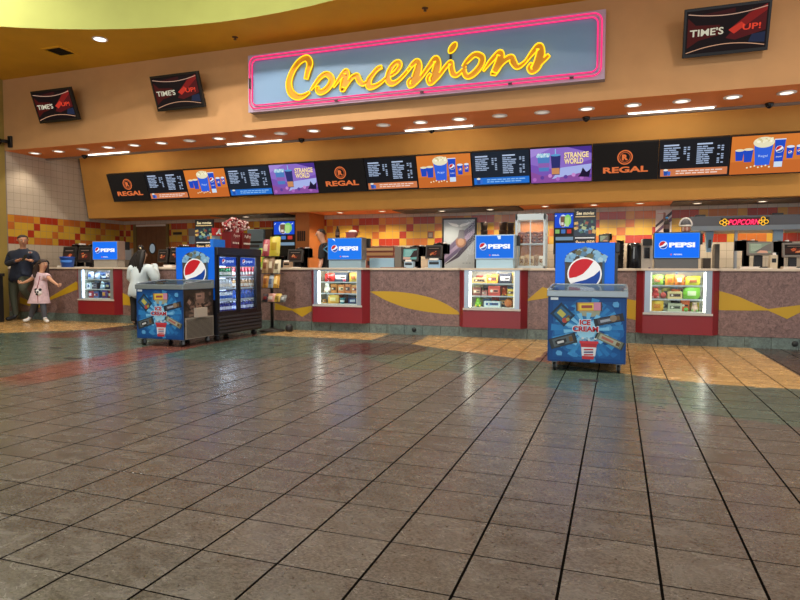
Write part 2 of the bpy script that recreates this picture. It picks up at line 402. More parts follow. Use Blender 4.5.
# corners
for cxn, cyn in ((XR, YF+0.1), (-15.0, YF+0.1), (XR, -10.0), (-15.0, -10.0)):
    k = min(range(N), key=lambda i: abs(math.atan2(math.sin(math.atan2(cyn-CYD, cxn-CX)-2*math.pi*i/N), math.cos(math.atan2(cyn-CYD, cxn-CX)-2*math.pi*i/N))))
    outr[k] = (cxn, cyn)
v = [(x, y, ZC) for x, y in hole]+[(x, y, ZC) for x, y in outr]
mb.add(v, [(k, N+k, N+(k+1) % N, (k+1) % N) for k in range(N)], CEIL)
struct(mb.build('ceiling'))
mb = MB()
v = [(x, y, z) for z in (ZC, ZC+1.6) for x, y in hole]
mb.add(v, [(k, (k+1) % N, N+(k+1) % N, N+k) for k in range(N)], GREENP, True)
mb.add([(x, y, ZC+1.6) for x, y in hole], [tuple(range(N))], GREENP)
struct(mb.build('ceiling_dome'))
# ---- counter
GRAN = mat('8a5c4e', 0.35, noise=0.0)
def granite(c, k=0.16):
    m = bpy.data.materials.new('speckled_laminate'); m.use_nodes = True
    n = m.node_tree.nodes; L = m.node_tree.links; b = n['Principled BSDF']
    tc = n.new('ShaderNodeTexCoord'); a = n.new('ShaderNodeTexNoise'); a.inputs['Scale'].default_value = 20; a.inputs['Detail'].default_value = 9; a.inputs['Roughness'].default_value = 0.75; a.inputs['Distortion'].default_value = 1.2
    L.new(tc.outputs['Object'], a.inputs['Vector']); r = n.new('ShaderNodeValToRGB'); c0 = rgb(c)
    r.color_ramp.elements[0].position = 0.36; r.color_ramp.elements[1].position = 0.66
    r.color_ramp.elements[0].color = tuple(v*0.45 for v in c0[:3])+(1,); r.color_ramp.elements[1].color = tuple(min(1, v*1.5) for v in c0[:3])+(1,)
    L.new(a.outputs['Fac'], r.inputs['Fac']); L.new(r.outputs['Color'], b.inputs['Base Color']); b.inputs['Roughness'].default_value = 0.38
    return m
GRAN = granite(GRANC); SWOOSH = mat('b8931e', 0.45); TOPM = mat('c9b9a4', 0.35)
SLATE = granite('62706a')
CT = 1.105; GREYPL = mat('3c3c3a', 0.6)
KX = [(-10.36, -9.25), (-5.06, -3.95), (-2.39, -1.30), (0.275, 1.37)]
SECT = []; x = XL+0.02
for a, b in KX: SECT.append((x, a)); x = b
SECT.append((x, XR))
SLAB = 'speckled brown counter section with yellow swoosh '
SECW = ['at far left behind the girl', 'behind the woman in white and the drinks fridge', 'between second and third red kiosk', 'behind the right ice cream chest', 'right of the rightmost red kiosk']
secs = []
for (a, b), wd in zip(SECT, SECW):
    t = thing('service_counter', SLAB+wd, 'counter', ((a+b)/2, 9.9, 0), 'counter sections between the kiosks'); secs.append((a, b, t))
    mb = MB(); mb.box(a, b, YF, 10.33, 0.156, 1.068, GRAN); mb.build('counter_front', t)
    mb = MB(); mb.box(a, b, YF-0.025, 10.42, 1.068, CT, TOPM); mb.build('worktop', t, bevel=0.006)
    mb = MB(); mb.box(a, b, YF+0.05, 10.30, 0.0, 0.155, GREYPL); xx = a
    n = max(1, round((b-a)/0.33)); w = (b-a)/n
    for q in range(n): mb.box(a+q*w+0.0025, a+(q+1)*w-0.0025, YF-0.012, YF+0.052, 0.0, 0.152, SLATE)
    mb.build('kick_tiles', t)
def swoosh(pts, name='swoosh'):
    P = [aty(x, y, YF) for x, y in pts]; xm = sum(p.x for p in P)/len(P)
    t = min(secs, key=lambda q: max(q[0]-xm, xm-q[1], 0)); a, b = t[0], t[1]
    m2 = MB(); m2.prism([(min(max(p.x, a), b), p.z) for p in P], YF-0.003, YF+0.001, SWOOSH, axis='y'); return m2.build(name, t[2])
swoosh([(x, y) for x, y in cr([(369, 291.5), (382, 291.2), (400, 292), (420, 295), (440, 301), (461, 313)], 4)]+cr([(461, 314.5), (445, 314), (425, 311.5), (405, 307.5), (385, 300)], 4))
swoosh([(526, 299.5), (542.5, 287), (560, 292), (560, 296), (526, 301)])
swoosh([(620, 298), (636, 300.5), (636, 320), (620, 317)])
swoosh(cr([(716, 290), (737, 296), (752, 302.5), (768, 309)], 4)+[(800, 305), (840, 300), (840, 309), (800, 312.5), (787, 319), (768, 310.5)]+cr([(768, 310.5), (740, 310.5), (716, 310)], 4))
swoosh([(20, 297), (30, 301), (37, 306), (47, 299), (76, 281.5), (79, 284), (79, 289), (48, 301), (38, 308.5), (20, 303)])
swoosh([(122, 293), (138, 300), (138, 306), (122, 305)])
swoosh([(275, 303), (292.5, 309), (314, 306), (314, 311), (302.5, 317), (292, 310.5), (275, 310)])
for i, px in enumerate([(414, 331), (795, 344)]):
    p = aty(px[0], px[1]-1, YF-0.012); m2 = MB(); m2.lathe([(0.001, -0.012), (0.035, -0.012), (0.04, 0.0)], (p.x, YF-0.012, 0.08), mat('202422', 0.6), axis='y')
    tag(m2.build('floor_outlet'), ['small round dark outlet in kick tiles between middle kiosks', 'small round dark outlet in kick tiles at far right'][i], 'outlet')
for i, (pp, lab) in enumerate([((56.5, 348), 'dark floor plate nearest the girl, left of ice cream chest'), ((72.5, 358.5), 'dark floor plate beside red floor stripe at left'), ((275, 345), 'dark floor plate in front of the snack rack'), ((588.5, 380.5), 'dark floor plate in front of the right ice cream chest')]):
    p = atz(*pp); m2 = MB(); m2.box(p.x-0.09, p.x+0.09, p.y-0.05, p.y+0.05, 0.0, 0.004, mat('2a2420', 0.5)); tag(m2.build('floor_plate', bevel=0.001), lab, 'floor plate')
# ================================================================== CONCESSIONS NEON SIGN
SY = YF-0.16
sign = thing('neon_sign', 'big neon Concessions sign, yellow script on blue panel with pink border', 'neon sign', (-3.24, YF, 4.34))
a, b = aty(248.5, 113, SY), aty(606, 9, SY)
sx0, sx1, sz0, sz1 = a.x, b.x, a.z+0.005, b.z
mb = MB(); mb.box(sx0, sx1, SY, YF, sz0, sz1, mat('8f8790', 0.5)); mb.build('sign_box', sign, bevel=0.01)
mb = MB(); pl = Plane(mb, (sx0, SY, sz0)); SW, SH = sx1-sx0, sz1-sz0
pl.rect(0, 0, SW, SH, mat('b9a8bd', 0.5), 0.002)
pl.rect(0.10, 0.10, SW-0.10, SH-0.10, mat(SIGNC, 0.35, noise=0.03, scale=1.5), 0.004); mb.build('sign_face', sign)
def rr(u0, v0, u1, v1, r, n=6):
    out = []
    for cu, cv, a0 in ((u1-r, v1-r, 0), (u0+r, v1-r, 90), (u0+r, v0+r, 180), (u1-r, v0+r, 270)):
        for k in range(n+1):
            t = math.radians(a0+90*k/n); out.append((cu+r*math.cos(t), cv+r*math.sin(t)))
    return out
PINK = emi('ff2f78', PINKS); YNEON = emi('ffd21e', YELS); ABODY = mat('e39c14', 0.45)
for k, (ins, r) in enumerate(((0.05, 0.12), (0.105, 0.09))):
    mb = MB(); pts = [(sx0+u, SY-0.035, sz0+v) for u, v in rr(ins, ins, SW-ins, SH-ins, r)]
    mb.tube(pts, 0.011, PINK, 6, closed=True); mb.build('neon_border', sign)
mb = MB(); d = mat('3a2228', 0.5)
mb.box(sx0+0.045, sx0+0.065, SY-0.055, SY-0.02, sz0+0.40, sz0+0.58, d); mb.build('tube_support', sign)
for u in (1.7, 3.2, 4.6, 5.5): mb = MB(); mb.box(sx0+u, sx0+u+0.06, SY-0.05, SY, sz0+0.04, sz0+0.065, d); mb.build('tube_support', sign)
# script strokes traced as centre lines with a half width (photo pixels), laid on the sign's plane
z1 = lambda L: [(280+x/8, 35+y/8, w/8) for x, y, w in L]
z2 = lambda L: [(370+x/8, 35+y/8, w/8) for x, y, w in L]
z3 = lambda L: [(460+x/8, 25+y/8, w/8) for x, y, w in L]
STROKES = [
 ('script_letter', z1([(207, 352, 16), (222, 290, 20), (238, 230, 24), (225, 195, 24), (200, 186, 22), (145, 222, 21), (95, 300, 21), (70, 385, 24), (88, 460, 26), (140, 496, 22), (190, 486, 16), (236, 456, 9)])),
 ('script_letter', z1([(246, 440, 7), (285, 385, 13), (325, 335, 16), (368, 312, 18), (405, 335, 21), (412, 375, 22), (375, 430, 21), (325, 458, 19), (300, 440, 17), (300, 410, 12)])),
 ('script_letter', z1([(428, 418, 6), (470, 355, 14), (520, 292, 18), (532, 315, 24), (512, 375, 25), (500, 436, 20), (530, 400, 14), (575, 340, 15), (615, 325, 18), (633, 365, 19), (662, 392, 15), (690, 378, 11), (715, 345, 8)])),
 ('script_letter', z2([(95, 255, 13), (60, 270, 15), (25, 310, 15), (-8, 360, 20), (-8, 410, 22), (30, 412, 16), (80, 385, 12), (130, 340, 10)])),
 ('script_letter', z2([(140, 335, 10), (200, 300, 14), (240, 245, 15), (225, 215, 15), (185, 238, 16), (150, 300, 18), (145, 360, 20), (175, 388, 18), (225, 365, 13), (280, 310, 12), (325, 255, 12)])),
 ('script_letter', z2([(300, 285, 10), (340, 235, 15), (375, 212, 20), (388, 250, 25), (370, 320, 29), (352, 375, 27), (322, 408, 15), (308, 375, 12), (330, 345, 10)])),
 ('script_letter', z2([(365, 390, 10), (410, 335, 13), (465, 260, 15), (520, 190, 20), (538, 225, 25), (525, 300, 29), (505, 355, 27), (478, 385, 15), (462, 345, 12), (485, 310, 10)])),
 ('script_letter', z2([(500, 380, 10), (545, 335, 13), (600, 260, 14), (645, 218, 16), (652, 265, 18), (665, 310, 18), (695, 320, 14), (735, 285, 10), (765, 245, 8)])),
 ('script_letter', z3([(20, 335, 8), (60, 285, 15), (115, 238, 17), (160, 245, 19), (178, 275, 20), (160, 330, 20), (110, 388, 20), (62, 412, 17), (35, 385, 16), (38, 350, 11)])),
 ('script_letter', z3([(188, 368, 6), (240, 295, 14), (312, 222, 18), (325, 250, 24), (300, 330, 26), (268, 392, 20), (305, 345, 14), (355, 285, 16), (408, 258, 19), (428, 300, 21), (460, 335, 16), (510, 305, 12), (540, 270, 9)])),
 ('script_letter', z3([(520, 300, 9), (575, 225, 15), (628, 168, 20), (645, 205, 25), (632, 280, 29), (606, 340, 27), (572, 372, 16), (550, 340, 12), (575, 305, 9)])),
 ('script_letter', z3([(600, 345, 20), (640, 310, 14), (685, 265, 14), (712, 240, 12)])),
]
DEP = [0.0]
def stroke(pts, name):
    C = cr(pts, 6); Q = []
    for x, y, w in C:
        p = aty(x, y, SY-0.05); sc = p.y*0+ (aty(x+1, y, SY-0.05)-p).length
        Q.append((p.x, p.z, max(w, 0.3)*0.0185))
    n = len(Q); lft = []; rgt = []
    for i in range(n):
        a, b = Q[max(i-1, 0)], Q[min(i+1, n-1)]; dx, dz = b[0]-a[0], b[1]-a[1]; q = math.hypot(dx, dz) or 1
        nx, nz = -dz/q, dx/q; w = Q[i][2]
        lft.append((Q[i][0]+nx*w, Q[i][1]+nz*w)); rgt.append((Q[i][0]-nx*w, Q[i][1]-nz*w))
    mb = MB()
    for i in range(n-1):
        p = [lft[i], rgt[i], rgt[i+1], lft[i+1]]
        DEP[0] += 0.00001; v = [(u, SY-0.03-DEP[0], w) for u, w in p]+[(u, SY-0.005, w) for u, w in p]
        mb.add(v, [(0, 1, 2, 3), (4, 7, 6, 5), (0, 3, 7, 4), (1, 5, 6, 2)], ABODY)
    o = mb.build(name, sign)
    mb = MB(); loop = lft+rgt[::-1]
    TUBES.append((o, lft, rgt, [q[2] for q in Q], [(q[0], q[1]) for q in Q]))
TUBES = []
def build_strokes():
    for nm, pts in STROKES: stroke(pts, nm)
    # the glass tube follows the outer outline: drop the stretches that run inside another stroke
    for a, (o, lft, rgt, ws, cs) in enumerate(TUBES):
        loop = [(p, i) for i, p in enumerate(lft)]+[(p, i) for i, p in reversed(list(enumerate(rgt)))]
        def inside(p, i):
            for b, (_o, _l, _r, w2, c2) in enumerate(TUBES):
                for j, q in enumerate(c2):
                    if b == a and abs(i-j) < 9: continue
                    if (p[0]-q[0])**2+(p[1]-q[1])**2 < (w2[j]*0.80)**2: return True
            return False
        keep = [not inside(p, i) for p, i in loop]; N = len(loop); st = next((k for k in range(N) if not keep[k]), None)
        mb = MB()
        if st is None: mb.tube([(p[0], SY-0.05, p[1]) for p, i in loop], NR, YNEON, 5, closed=True)
        else:
            run = []
            for k in range(st, st+N+1):
                if keep[k % N] and k < st+N: run.append(loop[k % N][0])
                else:
                    if len(run) >= 3: mb.tube([(p[0], SY-0.05, p[1]) for p in run], NR, YNEON, 5)
                    run = []
        if mb.v: mb.build('neon_tube', o)
build_strokes()
el = [(663+34*math.cos(t)*math.cos(1.05)-50*math.sin(t)*math.sin(1.05)*0, 0) for t in (0,)]
c0 = z2([(663, 103, 10)])[0]; mb = MB(); ring = []
for k in range(20):
    t = 2*math.pi*k/20; ux, uy = 52*math.cos(t)/8, 26*math.sin(t)/8; ca, sa = math.cos(-0.98), math.sin(-0.98)
    p = aty(c0[0]+ux*ca-uy*sa, c0[1]+ux*sa+uy*ca, SY-0.04); ring.append((p.x, p.z))
mb.prism(ring, SY-0.035, SY-0.005, ABODY, axis='y'); dot = mb.build('letter_dot', sign)
mb = MB(); mb.tube([(u, SY-0.05, w) for u, w in ring], NR, YNEON, 5, closed=True); mb.build('neon_tube', dot)
p, q = aty(450.6, 54, SY-0.03), aty(450.6, 60, SY-0.03); mb = MB(); mb.box(p.x-0.012, p.x+0.012, SY-0.05, SY-0.004, q.z, p.z, mat('2c1a12', 0.5)); mb.build('tube_support', sign)

# ================================================================== LIGHT FIXTURES
LX = [-11.96+0.6745*i for i in range(22)]; NTH = 'leftmost second third fourth fifth sixth seventh eighth ninth tenth eleventh twelfth thirteenth fourteenth fifteenth sixteenth seventeenth eighteenth nineteenth twentieth twenty-first rightmost'.split()
LITC = {0: 0, 1: 0}
WHT = mat('e8e2da', 0.4)
for i, x in enumerate(LX):
    lit = LIT[i]
    t = thing('recessed_downlight', '%s downlight in the orange soffit strip' % NTH[i] + (' counted from the left' if 0 < i < 21 else ' of its row'), 'ceiling light', (x, 10.08, ZS), 'downlights in the soffit')
    mb = MB(); mb.lathe([(0.085, -0.012), (0.125, -0.010), (0.125, 0.0), (0.085, 0.0)], (x, 10.08, ZS), WHT, 24, caps=False); mb.build('trim_ring', t)
    mb = MB(); mb.lathe([(0.086, -0.009), (0.086, 0.0)], (x, 10.08, ZS), emi('fff0dd', 1.7 if lit else 0.55), 24); mb.build('lens', t)
    if lit: lamp('downlight_lamp', 'SPOT', (x, 10.08, ZS-0.03), DL_E, (1, 0.86, 0.68), 0.08, (0, 0, 0), spot=110)
FL = [(-10.95, -9.85), (-7.38, -6.15), (-3.62, -2.4), (0.13, 1.35)]
for i, (a, b) in enumerate(FL):
    t = thing('fluorescent_light', 'long white fluorescent strip above the menu screens, '+['leftmost', 'second from the left', 'third from the left', 'rightmost'][i], 'strip light', ((a+b)/2, 10.55, ZS), 'fluorescent strips')
    mb = MB(); mb.box(a-0.03, b+0.03, 10.525, 10.575, ZS-0.010, ZS, WHT); mb.build('housing', t)
    mb = MB(); mb.tube([(a, 10.55, ZS-0.022), (b, 10.55, ZS-0.022)], 0.010, emi('fff4e2', 5.0), 8); mb.build('tube', t)
    lamp('fluorescent_wash', 'AREA', ((a+b)/2, YT+0.10, ZS+0.12), FL_E, (1, 0.9, 0.72), b-a, (math.radians(50), 0, 0), 0.06)
# small ceiling domes, sprinklers, vent and the lone lobby downlight
BLK = mat('121214', 0.4); BLKG = mat('0c0c0e', 0.15)
for i, (x, lab) in enumerate([(aty(87, 155, YT).x, 'small black dome camera under the soffit at far left'), (atz(299.5, 138, ZS).x, 'small black dome camera under the soffit left of the neon sign script'), (atz(432, 129, ZS).x, 'small black dome camera beside the third fluorescent strip'), (atz(586, 116, ZS).x, 'tiny black sprinkler head under the soffit below the sign corner'), (atz(770, 102.5, ZS).x, 'black dome camera under the soffit at far right')]):
    mb = MB(); mb.lathe([(0.06, 0.0), (0.06, -0.02), (0.05, -0.05), (0.02, -0.075), (0.001, -0.08)], (x, 10.63, ZS-0.0), BLKG, 14); tag(mb.build('dome_camera'), lab, 'camera')
t = thing('security_camera', 'black bracket security camera on the left edge of the tan fascia', 'camera', (-12.2, YF, 3.75))
p = aty(11.5, 142, YF); mb = MB(); mb.box(p.x-0.06, p.x+0.04, YF-0.05, YF, p.z-0.12, p.z+0.12, BLK); mb.build('bracket', t, bevel=0.01)
mb = MB(); mb.tube([(p.x-0.02, YF-0.05, p.z), (p.x-0.13, YF-0.22, p.z)], 0.035, BLK, 8); mb.build('arm', t)
mb = MB(); mb.ball((p.x-0.13, YF-0.24, p.z-0.02), 0.10, BLKG, 10); mb.build('dome', t)
p = atz(100, 39, ZC); t = thing('recessed_downlight', 'single bright downlight in the amber ceiling beside the green dome', 'ceiling light', (p.x, p.y, ZC))
mb = MB(); mb.lathe([(0.10, -0.012), (0.13, -0.010), (0.13, 0.0), (0.10, 0.0)], p, WHT, 20, caps=False); mb.build('trim_ring', t)
mb = MB(); mb.lathe([(0.10, -0.009), (0.10, 0.0)], p, emi('ffffff', 2.5), 20); mb.build('lens', t)
lamp('downlight_lamp', 'SPOT', (p.x, p.y, ZC-0.03), 60, (1, 0.9, 0.75), 0.08, spot=100)
p = atz(60, 51, ZC); t = thing('ceiling_vent', 'square amber ceiling vent with dark louvres at upper left', 'vent', (p.x, p.y, ZC))
mb = MB()
for a0, a1, b0, b1 in ((-0.22, 0.22, -0.22, -0.18), (-0.22, 0.22, 0.18, 0.22), (-0.22, -0.18, -0.18, 0.18), (0.18, 0.22, -0.18, 0.18)): mb.box(p.x+a0, p.x+a1, p.y+b0, p.y+b1, ZC-0.02, ZC, CEIL)
mb.build('frame', t)
mb = MB(); mb.box(p.x-0.18, p.x+0.18, p.y-0.18, p.y+0.18, ZC-0.004, ZC, mat('1c1206', 0.8)); mb.build('duct', t)
for k in range(5):
    mb = MB(); y = p.y-0.16+0.07*k; mb.add([(p.x-0.18, y, ZC-0.018), (p.x+0.18, y, ZC-0.018), (p.x+0.18, y+0.035, ZC-0.005), (p.x-0.18, y+0.035, ZC-0.005)], [(0, 1, 2, 3)], mat('3a2608', 0.7)); mb.build('louvre', t)
for i, (px, lab) in enumerate([((235, 37), 'tiny ceiling sprinkler left of the neon sign'), ((425, 8), 'tiny ceiling sprinkler above the middle of the neon sign')]):
    p = atz(*px, ZC); mb = MB(); mb.lathe([(0.05, 0), (0.05, -0.008), (0.015, -0.01), (0.015, -0.04), (0.03, -0.045)], p, mat('5a3a12', 0.5), 10); tag(mb.build('sprinkler_head'), lab, 'sprinkler')

# ================================================================== TELEVISIONS ON THE FASCIA
def tv(x0, x1, label, flip=False):
    yb, yt, zb, zt = 9.50, 9.29, 4.015, 4.60
    t = thing('wall_television', label, 'television', ((x0+x1)/2, YF, 4.3), 'televisions on the fascia')
    V = Vector((0, yt-yb, zt-zb)); hgt = V.length; V.normalize(); N = Vector((0, -V.z, V.y)); U = Vector((1, 0, 0)); w = x1-x0
    R = Matrix((U, V, -N)).transposed().to_4x4(); R.translation = (x0, yb, zb)
    mb = MB(); mb.box(0, w, 0, hgt, 0, 0.07, BLK, R); mb.build('casing', t, bevel=0.006)
    mb = MB(); mb.box(w/2-0.12, w/2+0.12, hgt*0.3, hgt*0.6, 0.07, 0.16, BLK, R); c = (x0+w/2); mb.box(c-0.1, c+0.1, YF-0.18, YF, 4.15, 4.45, BLK); mb.build('wall_mount', t)
    mb = MB(); pl = Plane(mb, (x0, yb, zb), U, V, N); W_, H_ = w-0.06, hgt-0.08; E = lambda h: emi(h, TVS)
    o = 0.03; f = lambda u: o+u*W_; g = lambda v: 0.045+v*H_
    pl.rect(f(0), g(0), f(1), g(1), E('160a0e'), 0.001)
    pl.poly([(f(0.02), g(0.14)), (f(0.16), g(0.30)), (f(0.45), g(0.40)), (f(0.42), g(0.62)), (f(0.12), g(0.66)), (f(0.02), g(0.84))], E('4e1210'), 0.002)
    pl.poly([(f(0.5), g(0.30)), (f(0.62), g(0.24)), (f(0.98), g(0.40)), (f(0.98), g(0.95)), (f(0.8), g(0.9))], E('5a1418'), 0.002)
    pl.poly([(f(0.53), g(0.48)), (f(0.6), g(0.38)), (f(0.98), g(0.84)), (f(0.98), g(0.98)), (f(0.78), g(0.82))], E('8c1c1a'), 0.003)
    pl.poly([(f(0.53), g(0.48)), (f(0.6), g(0.38)), (f(0.74), g(0.55)), (f(0.68), g(0.64))], E('d83a2a'), 0.004)
    pl.poly([(f(0.78), g(0.16)), (f(0.98), g(0.12)), (f(0.98), g(0.36)), (f(0.82), g(0.33))], E('232c48'), 0.003)
    pl.poly([(f(0.12), g(0.88)), (f(0.6), g(0.97)), (f(0.6), g(0.86)), (f(0.2), g(0.84))], E('3c1012'), 0.002)
    pl.strip([(f(a), g(b)) for a, b in cr([(0.02, 0.93), (0.25, 0.86), (0.5, 0.83), (0.75, 0.86), (0.98, 0.93)], 4)], 0.010, E('e0b49a'), 0.005)
    pl.strip([(f(a), g(b)) for a, b in cr([(0.01, 0.03), (0.25, 0.13), (0.5, 0.17), (0.75, 0.14), (0.98, 0.06)], 4)], 0.010, E('e8b08c'), 0.005)
    pl.text("TIME'S", f(0.05), g(0.40), 0.42*W_, 0.17*H_, E('e6e0c4'), 0.006, bold=0.02)
    pl.text("UP!", f(0.70), g(0.44), 0.22*W_, 0.14*H_, E('ff4a30'), 0.006, bold=0.02)
    mb.build('screen', t)
tv(-11.12, -10.09, "leftmost wall television showing TIME'S UP on red and black")
tv(-8.17, -7.12, "second wall television from the left showing TIME'S UP, beside the neon sign")
tv(0.80, 1.84, "wall television right of the neon sign showing TIME'S UP")

# ================================================================== ROW OF MENU SCREENS
MY0, MZ0, MY1, MZ1 = 11.45, 2.635, 11.22, 3.245
mV = Vector((0, MY1-MY0, MZ1-MZ0)); MH = mV.length; mV.normalize(); mN = Vector((0, -mV.z, mV.y)); PW = 1.071
kinds = ['logo', 'menu_o', 'cups', 'menu_b', 'movie', 'logo', 'menu_o', 'cups', 'menu_b', 'movie', 'logo', 'menu_o', 'cups', 'menu_b']
desc = {'logo': 'black menu screen with orange ringed R emblem', 'menu_o': 'dark price list screen with orange banner below', 'cups': 'orange menu screen showing blue popcorn and drink tubs', 'menu_b': 'dark price list screen with blue banner below', 'movie': 'purple menu screen advertising a film snack set'}
wherem = {0: 'at the far left end', 5: 'in the middle of the row', 10: 'right of the purple screen at right', 1: 'second from the left end', 6: 'below the neon sign', 11: 'near the right end', 2: 'third from the left end', 7: 'under the neon sign', 12: 'at the far right', 3: 'left of the left purple screen', 8: 'left of the right purple screen', 4: 'left of the middle emblem', 9: 'right of the blue banner list', 13: 'beyond the right frame'}
ME = lambda h: emi(h, MENUS)
def cup(pl, cu, v0, w, h, m, l): pl.poly([(cu-w*0.38, v0), (cu+w*0.38, v0), (cu+w*0.5, v0+h), (cu-w*0.5, v0+h)], m, l)
def draw_menu(pl, kind, W_, H_):
    r = random.Random(hash(kind) % 97 if False else len(kind))
    f = lambda u: 0.012+u*(W_-0.024); g = lambda v: 0.02+v*(H_-0.04)
    pl.rect(f(0), g(0), f(1), g(1), ME({'logo': '171413', 'menu_o': '15161c', 'menu_b': '1a2330', 'cups': 'd87a30', 'movie': '7a55b4'}[kind]), 0.001)
    if kind == 'logo':
        pl.ring(f(0.5), g(0.62), 0.105, 0.125, ME('e0713c'), 0.002)
        pl.ring(f(0.5), g(0.62), 0.078, 0.092, ME('b85a34'), 0.002)
        pl.text('R', f(0.5)-0.05, g(0.62)-0.05, 0.10, 0.10, ME('e0713c'), 0.002, bold=0.06)
        pl.text('REGAL', f(0.16), g(0.19), 0.68*W_, 0.105, ME('e0713c'), 0.002, bold=0.035)
    elif kind.startswith('menu'):
        tx = ME('9fb0cc')
        for (u0, n) in ((0.06, 7), (0.54, 9)):
            pl.rect(f(u0), g(0.85), f(u0+0.22), g(0.89), ME('b8c8e4'), 0.002)
            for k in range(n):
                v = g(0.78-0.055*k); q = u0
                for s in range(2):
                    w = 0.06+0.07*r.random(); pl.rect(f(q), v, f(min(q+w, u0+0.24)), v+0.020, tx, 0.002); q += w+0.012
                    if q > u0+0.2: break
                for s in (0.29, 0.345):
                    if r.random() < 0.8: pl.rect(f(u0+s), v, f(u0+s+0.035), v+0.020, tx, 0.002)
        c = ME('d07a4c') if kind == 'menu_o' else ME('1f6fd0')
        pl.rect(f(0.02), g(0.03), f(0.99), g(0.23), c, 0.002)
        cup(pl, f(0.10), g(0.05), 0.07, 0.09, ME('2450a8'), 0.003); cup(pl, f(0.15), g(0.05), 0.05, 0.07, ME('3a6fd0'), 0.004)
        pl.disk(f(0.10), g(0.205), 0.035, ME('e8e4d8'), 0.004, ry=0.018)
        for v in (0.15, 0.085):
            q = 0.25
            while q < 0.85: w = 0.04+0.06*r.random(); pl.rect(f(q), g(v), f(q+w), g(v)+0.018, ME('f0d8cc') if kind == 'menu_o' else ME('8fc0f0'), 0.003); q += w+0.015
    elif kind == 'cups':
        pl.rect(f(0), g(0), f(1), g(0.33), ME('c8692a'), 0.0015)
        B1, B2 = ME('1d48c0'), ME('2f62de')
        for cu, v0, w, h, pop in ((0.12, 0.36, 0.13, 0.26, 1), (0.24, 0.32, 0.14, 0.31, 1), (0.92, 0.44, 0.09, 0.22, 0), (0.80, 0.37, 0.11, 0.28, 0)):
            cup(pl, f(cu), g(v0), w, h*H_, B1, 0.003); pl.disk(f(cu), g(v0)+h*H_, w*0.5, ME('eadfb8' if pop else 'dfe8f4'), 0.0035, ry=0.02)
            if not pop: pl.globe(f(cu), g(v0+h*0.55), 0.025, ME, 0.005)
        cup(pl, f(0.44), g(0.22), 0.27, 0.36, B2, 0.004); pl.disk(f(0.44), g(0.22)+0.365, 0.15, ME('ece4c0'), 0.005, ry=0.085)
        rr2 = random.Random(4)
        for k in range(22): pl.disk(f(0.44)+0.13*(2*rr2.random()-1), g(0.22)+0.37+0.06*rr2.random(), 0.018, ME(['fff8dc', 'd8c68e', 'f6edc4'][k % 3]), 0.006, 8)
        pl.text('Regal', f(0.38), g(0.42), 0.13, 0.045, ME('c8dcff'), 0.006)
        cup(pl, f(0.655), g(0.16), 0.15, 0.43, ME('1d4cc8'), 0.007); pl.rect(f(0.655)-0.058, g(0.16), f(0.655)+0.058, g(0.30), ME('cfe0f2'), 0.0075); pl.rect(f(0.655)-0.08, g(0.16)+0.43, f(0.655)+0.08, g(0.16)+0.445, ME('dfe8f4'), 0.008)
        pl.globe(f(0.655), g(0.62), 0.05, ME, 0.009); pl.text('pepsi', f(0.62), g(0.40), 0.075, 0.03, ME('f0f4ff'), 0.009)
        for k in range(7): pl.disk(f(0.24+0.05*k), g(0.17+0.02*(k % 3)), 0.014, ME('f4e8c0'), 0.005, 8)
    else:
        pl.poly([(f(0.0), g(0.55)), (f(0.45), g(0.35)), (f(1), g(0.62)), (f(1), g(1)), (f(0), g(1))], ME('8d6cc6'), 0.002)
        pl.poly([(f(0.62), g(1)), (f(1), g(0.80)), (f(1), g(1))], ME('4a2f8c'), 0.003); pl.poly([(f(0), g(0.75)), (f(0.35), g(1)), (f(0), g(1))], ME('a58ad8'), 0.003)
        pl.poly([(f(0), g(0)), (f(1), g(0)), (f(1), g(0.22)), (f(0.6), g(0.30)), (f(0.2), g(0.20)), (f(0), g(0.34))], ME('8a4f9e'), 0.003)
        pl.poly([(f(0.35), g(0.10)), (f(0.98), g(0.30)), (f(1), g(0.5)), (f(0.5), g(0.42))], ME('a9b4ea'), 0.0035)
        for k in range(8): pl.disk(f(0.06+0.13*k), g(0.10+0.05*(k % 3)), 0.035, ME(['b06ac0', '5e3f98', 'c98ad0'][k % 3]), 0.004, 10)
        cup(pl, f(0.22), g(0.34), 0.22, 0.26, ME('4f7fc0'), 0.005); pl.rect(f(0.13), g(0.45), f(0.31), g(0.58), ME('8f5fae'), 0.006)
        for k in range(12): pl.disk(f(0.12+0.017*k), g(0.34)+0.27+0.025*(k % 2), 0.026, ME(['a9d4e6', 'cfe6ec', '8fc0dc'][k % 3]), 0.006, 9)
        cup(pl, f(0.42), g(0.22), 0.17, 0.34, ME('2c2f6c'), 0.007); pl.rect(f(0.35), g(0.24), f(0.48), g(0.42), ME('c98a5a'), 0.008); pl.rect(f(0.41), g(0.78), f(0.425), g(0.97), ME('86c8e8'), 0.0075); pl.disk(f(0.42), g(0.22)+0.35, 0.085, ME('5a9ad0'), 0.008, ry=0.02)
        for t_, v in (('STRANGE', 0.69), ('WORLD', 0.52)):
            pl.text(t_, f(0.555), g(v)-0.006, 0.39*W_*(1 if v > 0.6 else 0.78), 0.105, ME('7a3a1c'), 0.009, bold=0.05); pl.text(t_, f(0.56), g(v), 0.385*W_*(1 if v > 0.6 else 0.78), 0.10, ME('ffe6ac'), 0.010, bold=0.03)
        pl.poly([(f(0.78), g(0.14)), (f(0.96), g(0.12)), (f(0.99), g(0.36)), (f(0.92), g(0.26)), (f(0.86), g(0.40)), (f(0.82), g(0.22))], ME('1a1030'), 0.006)
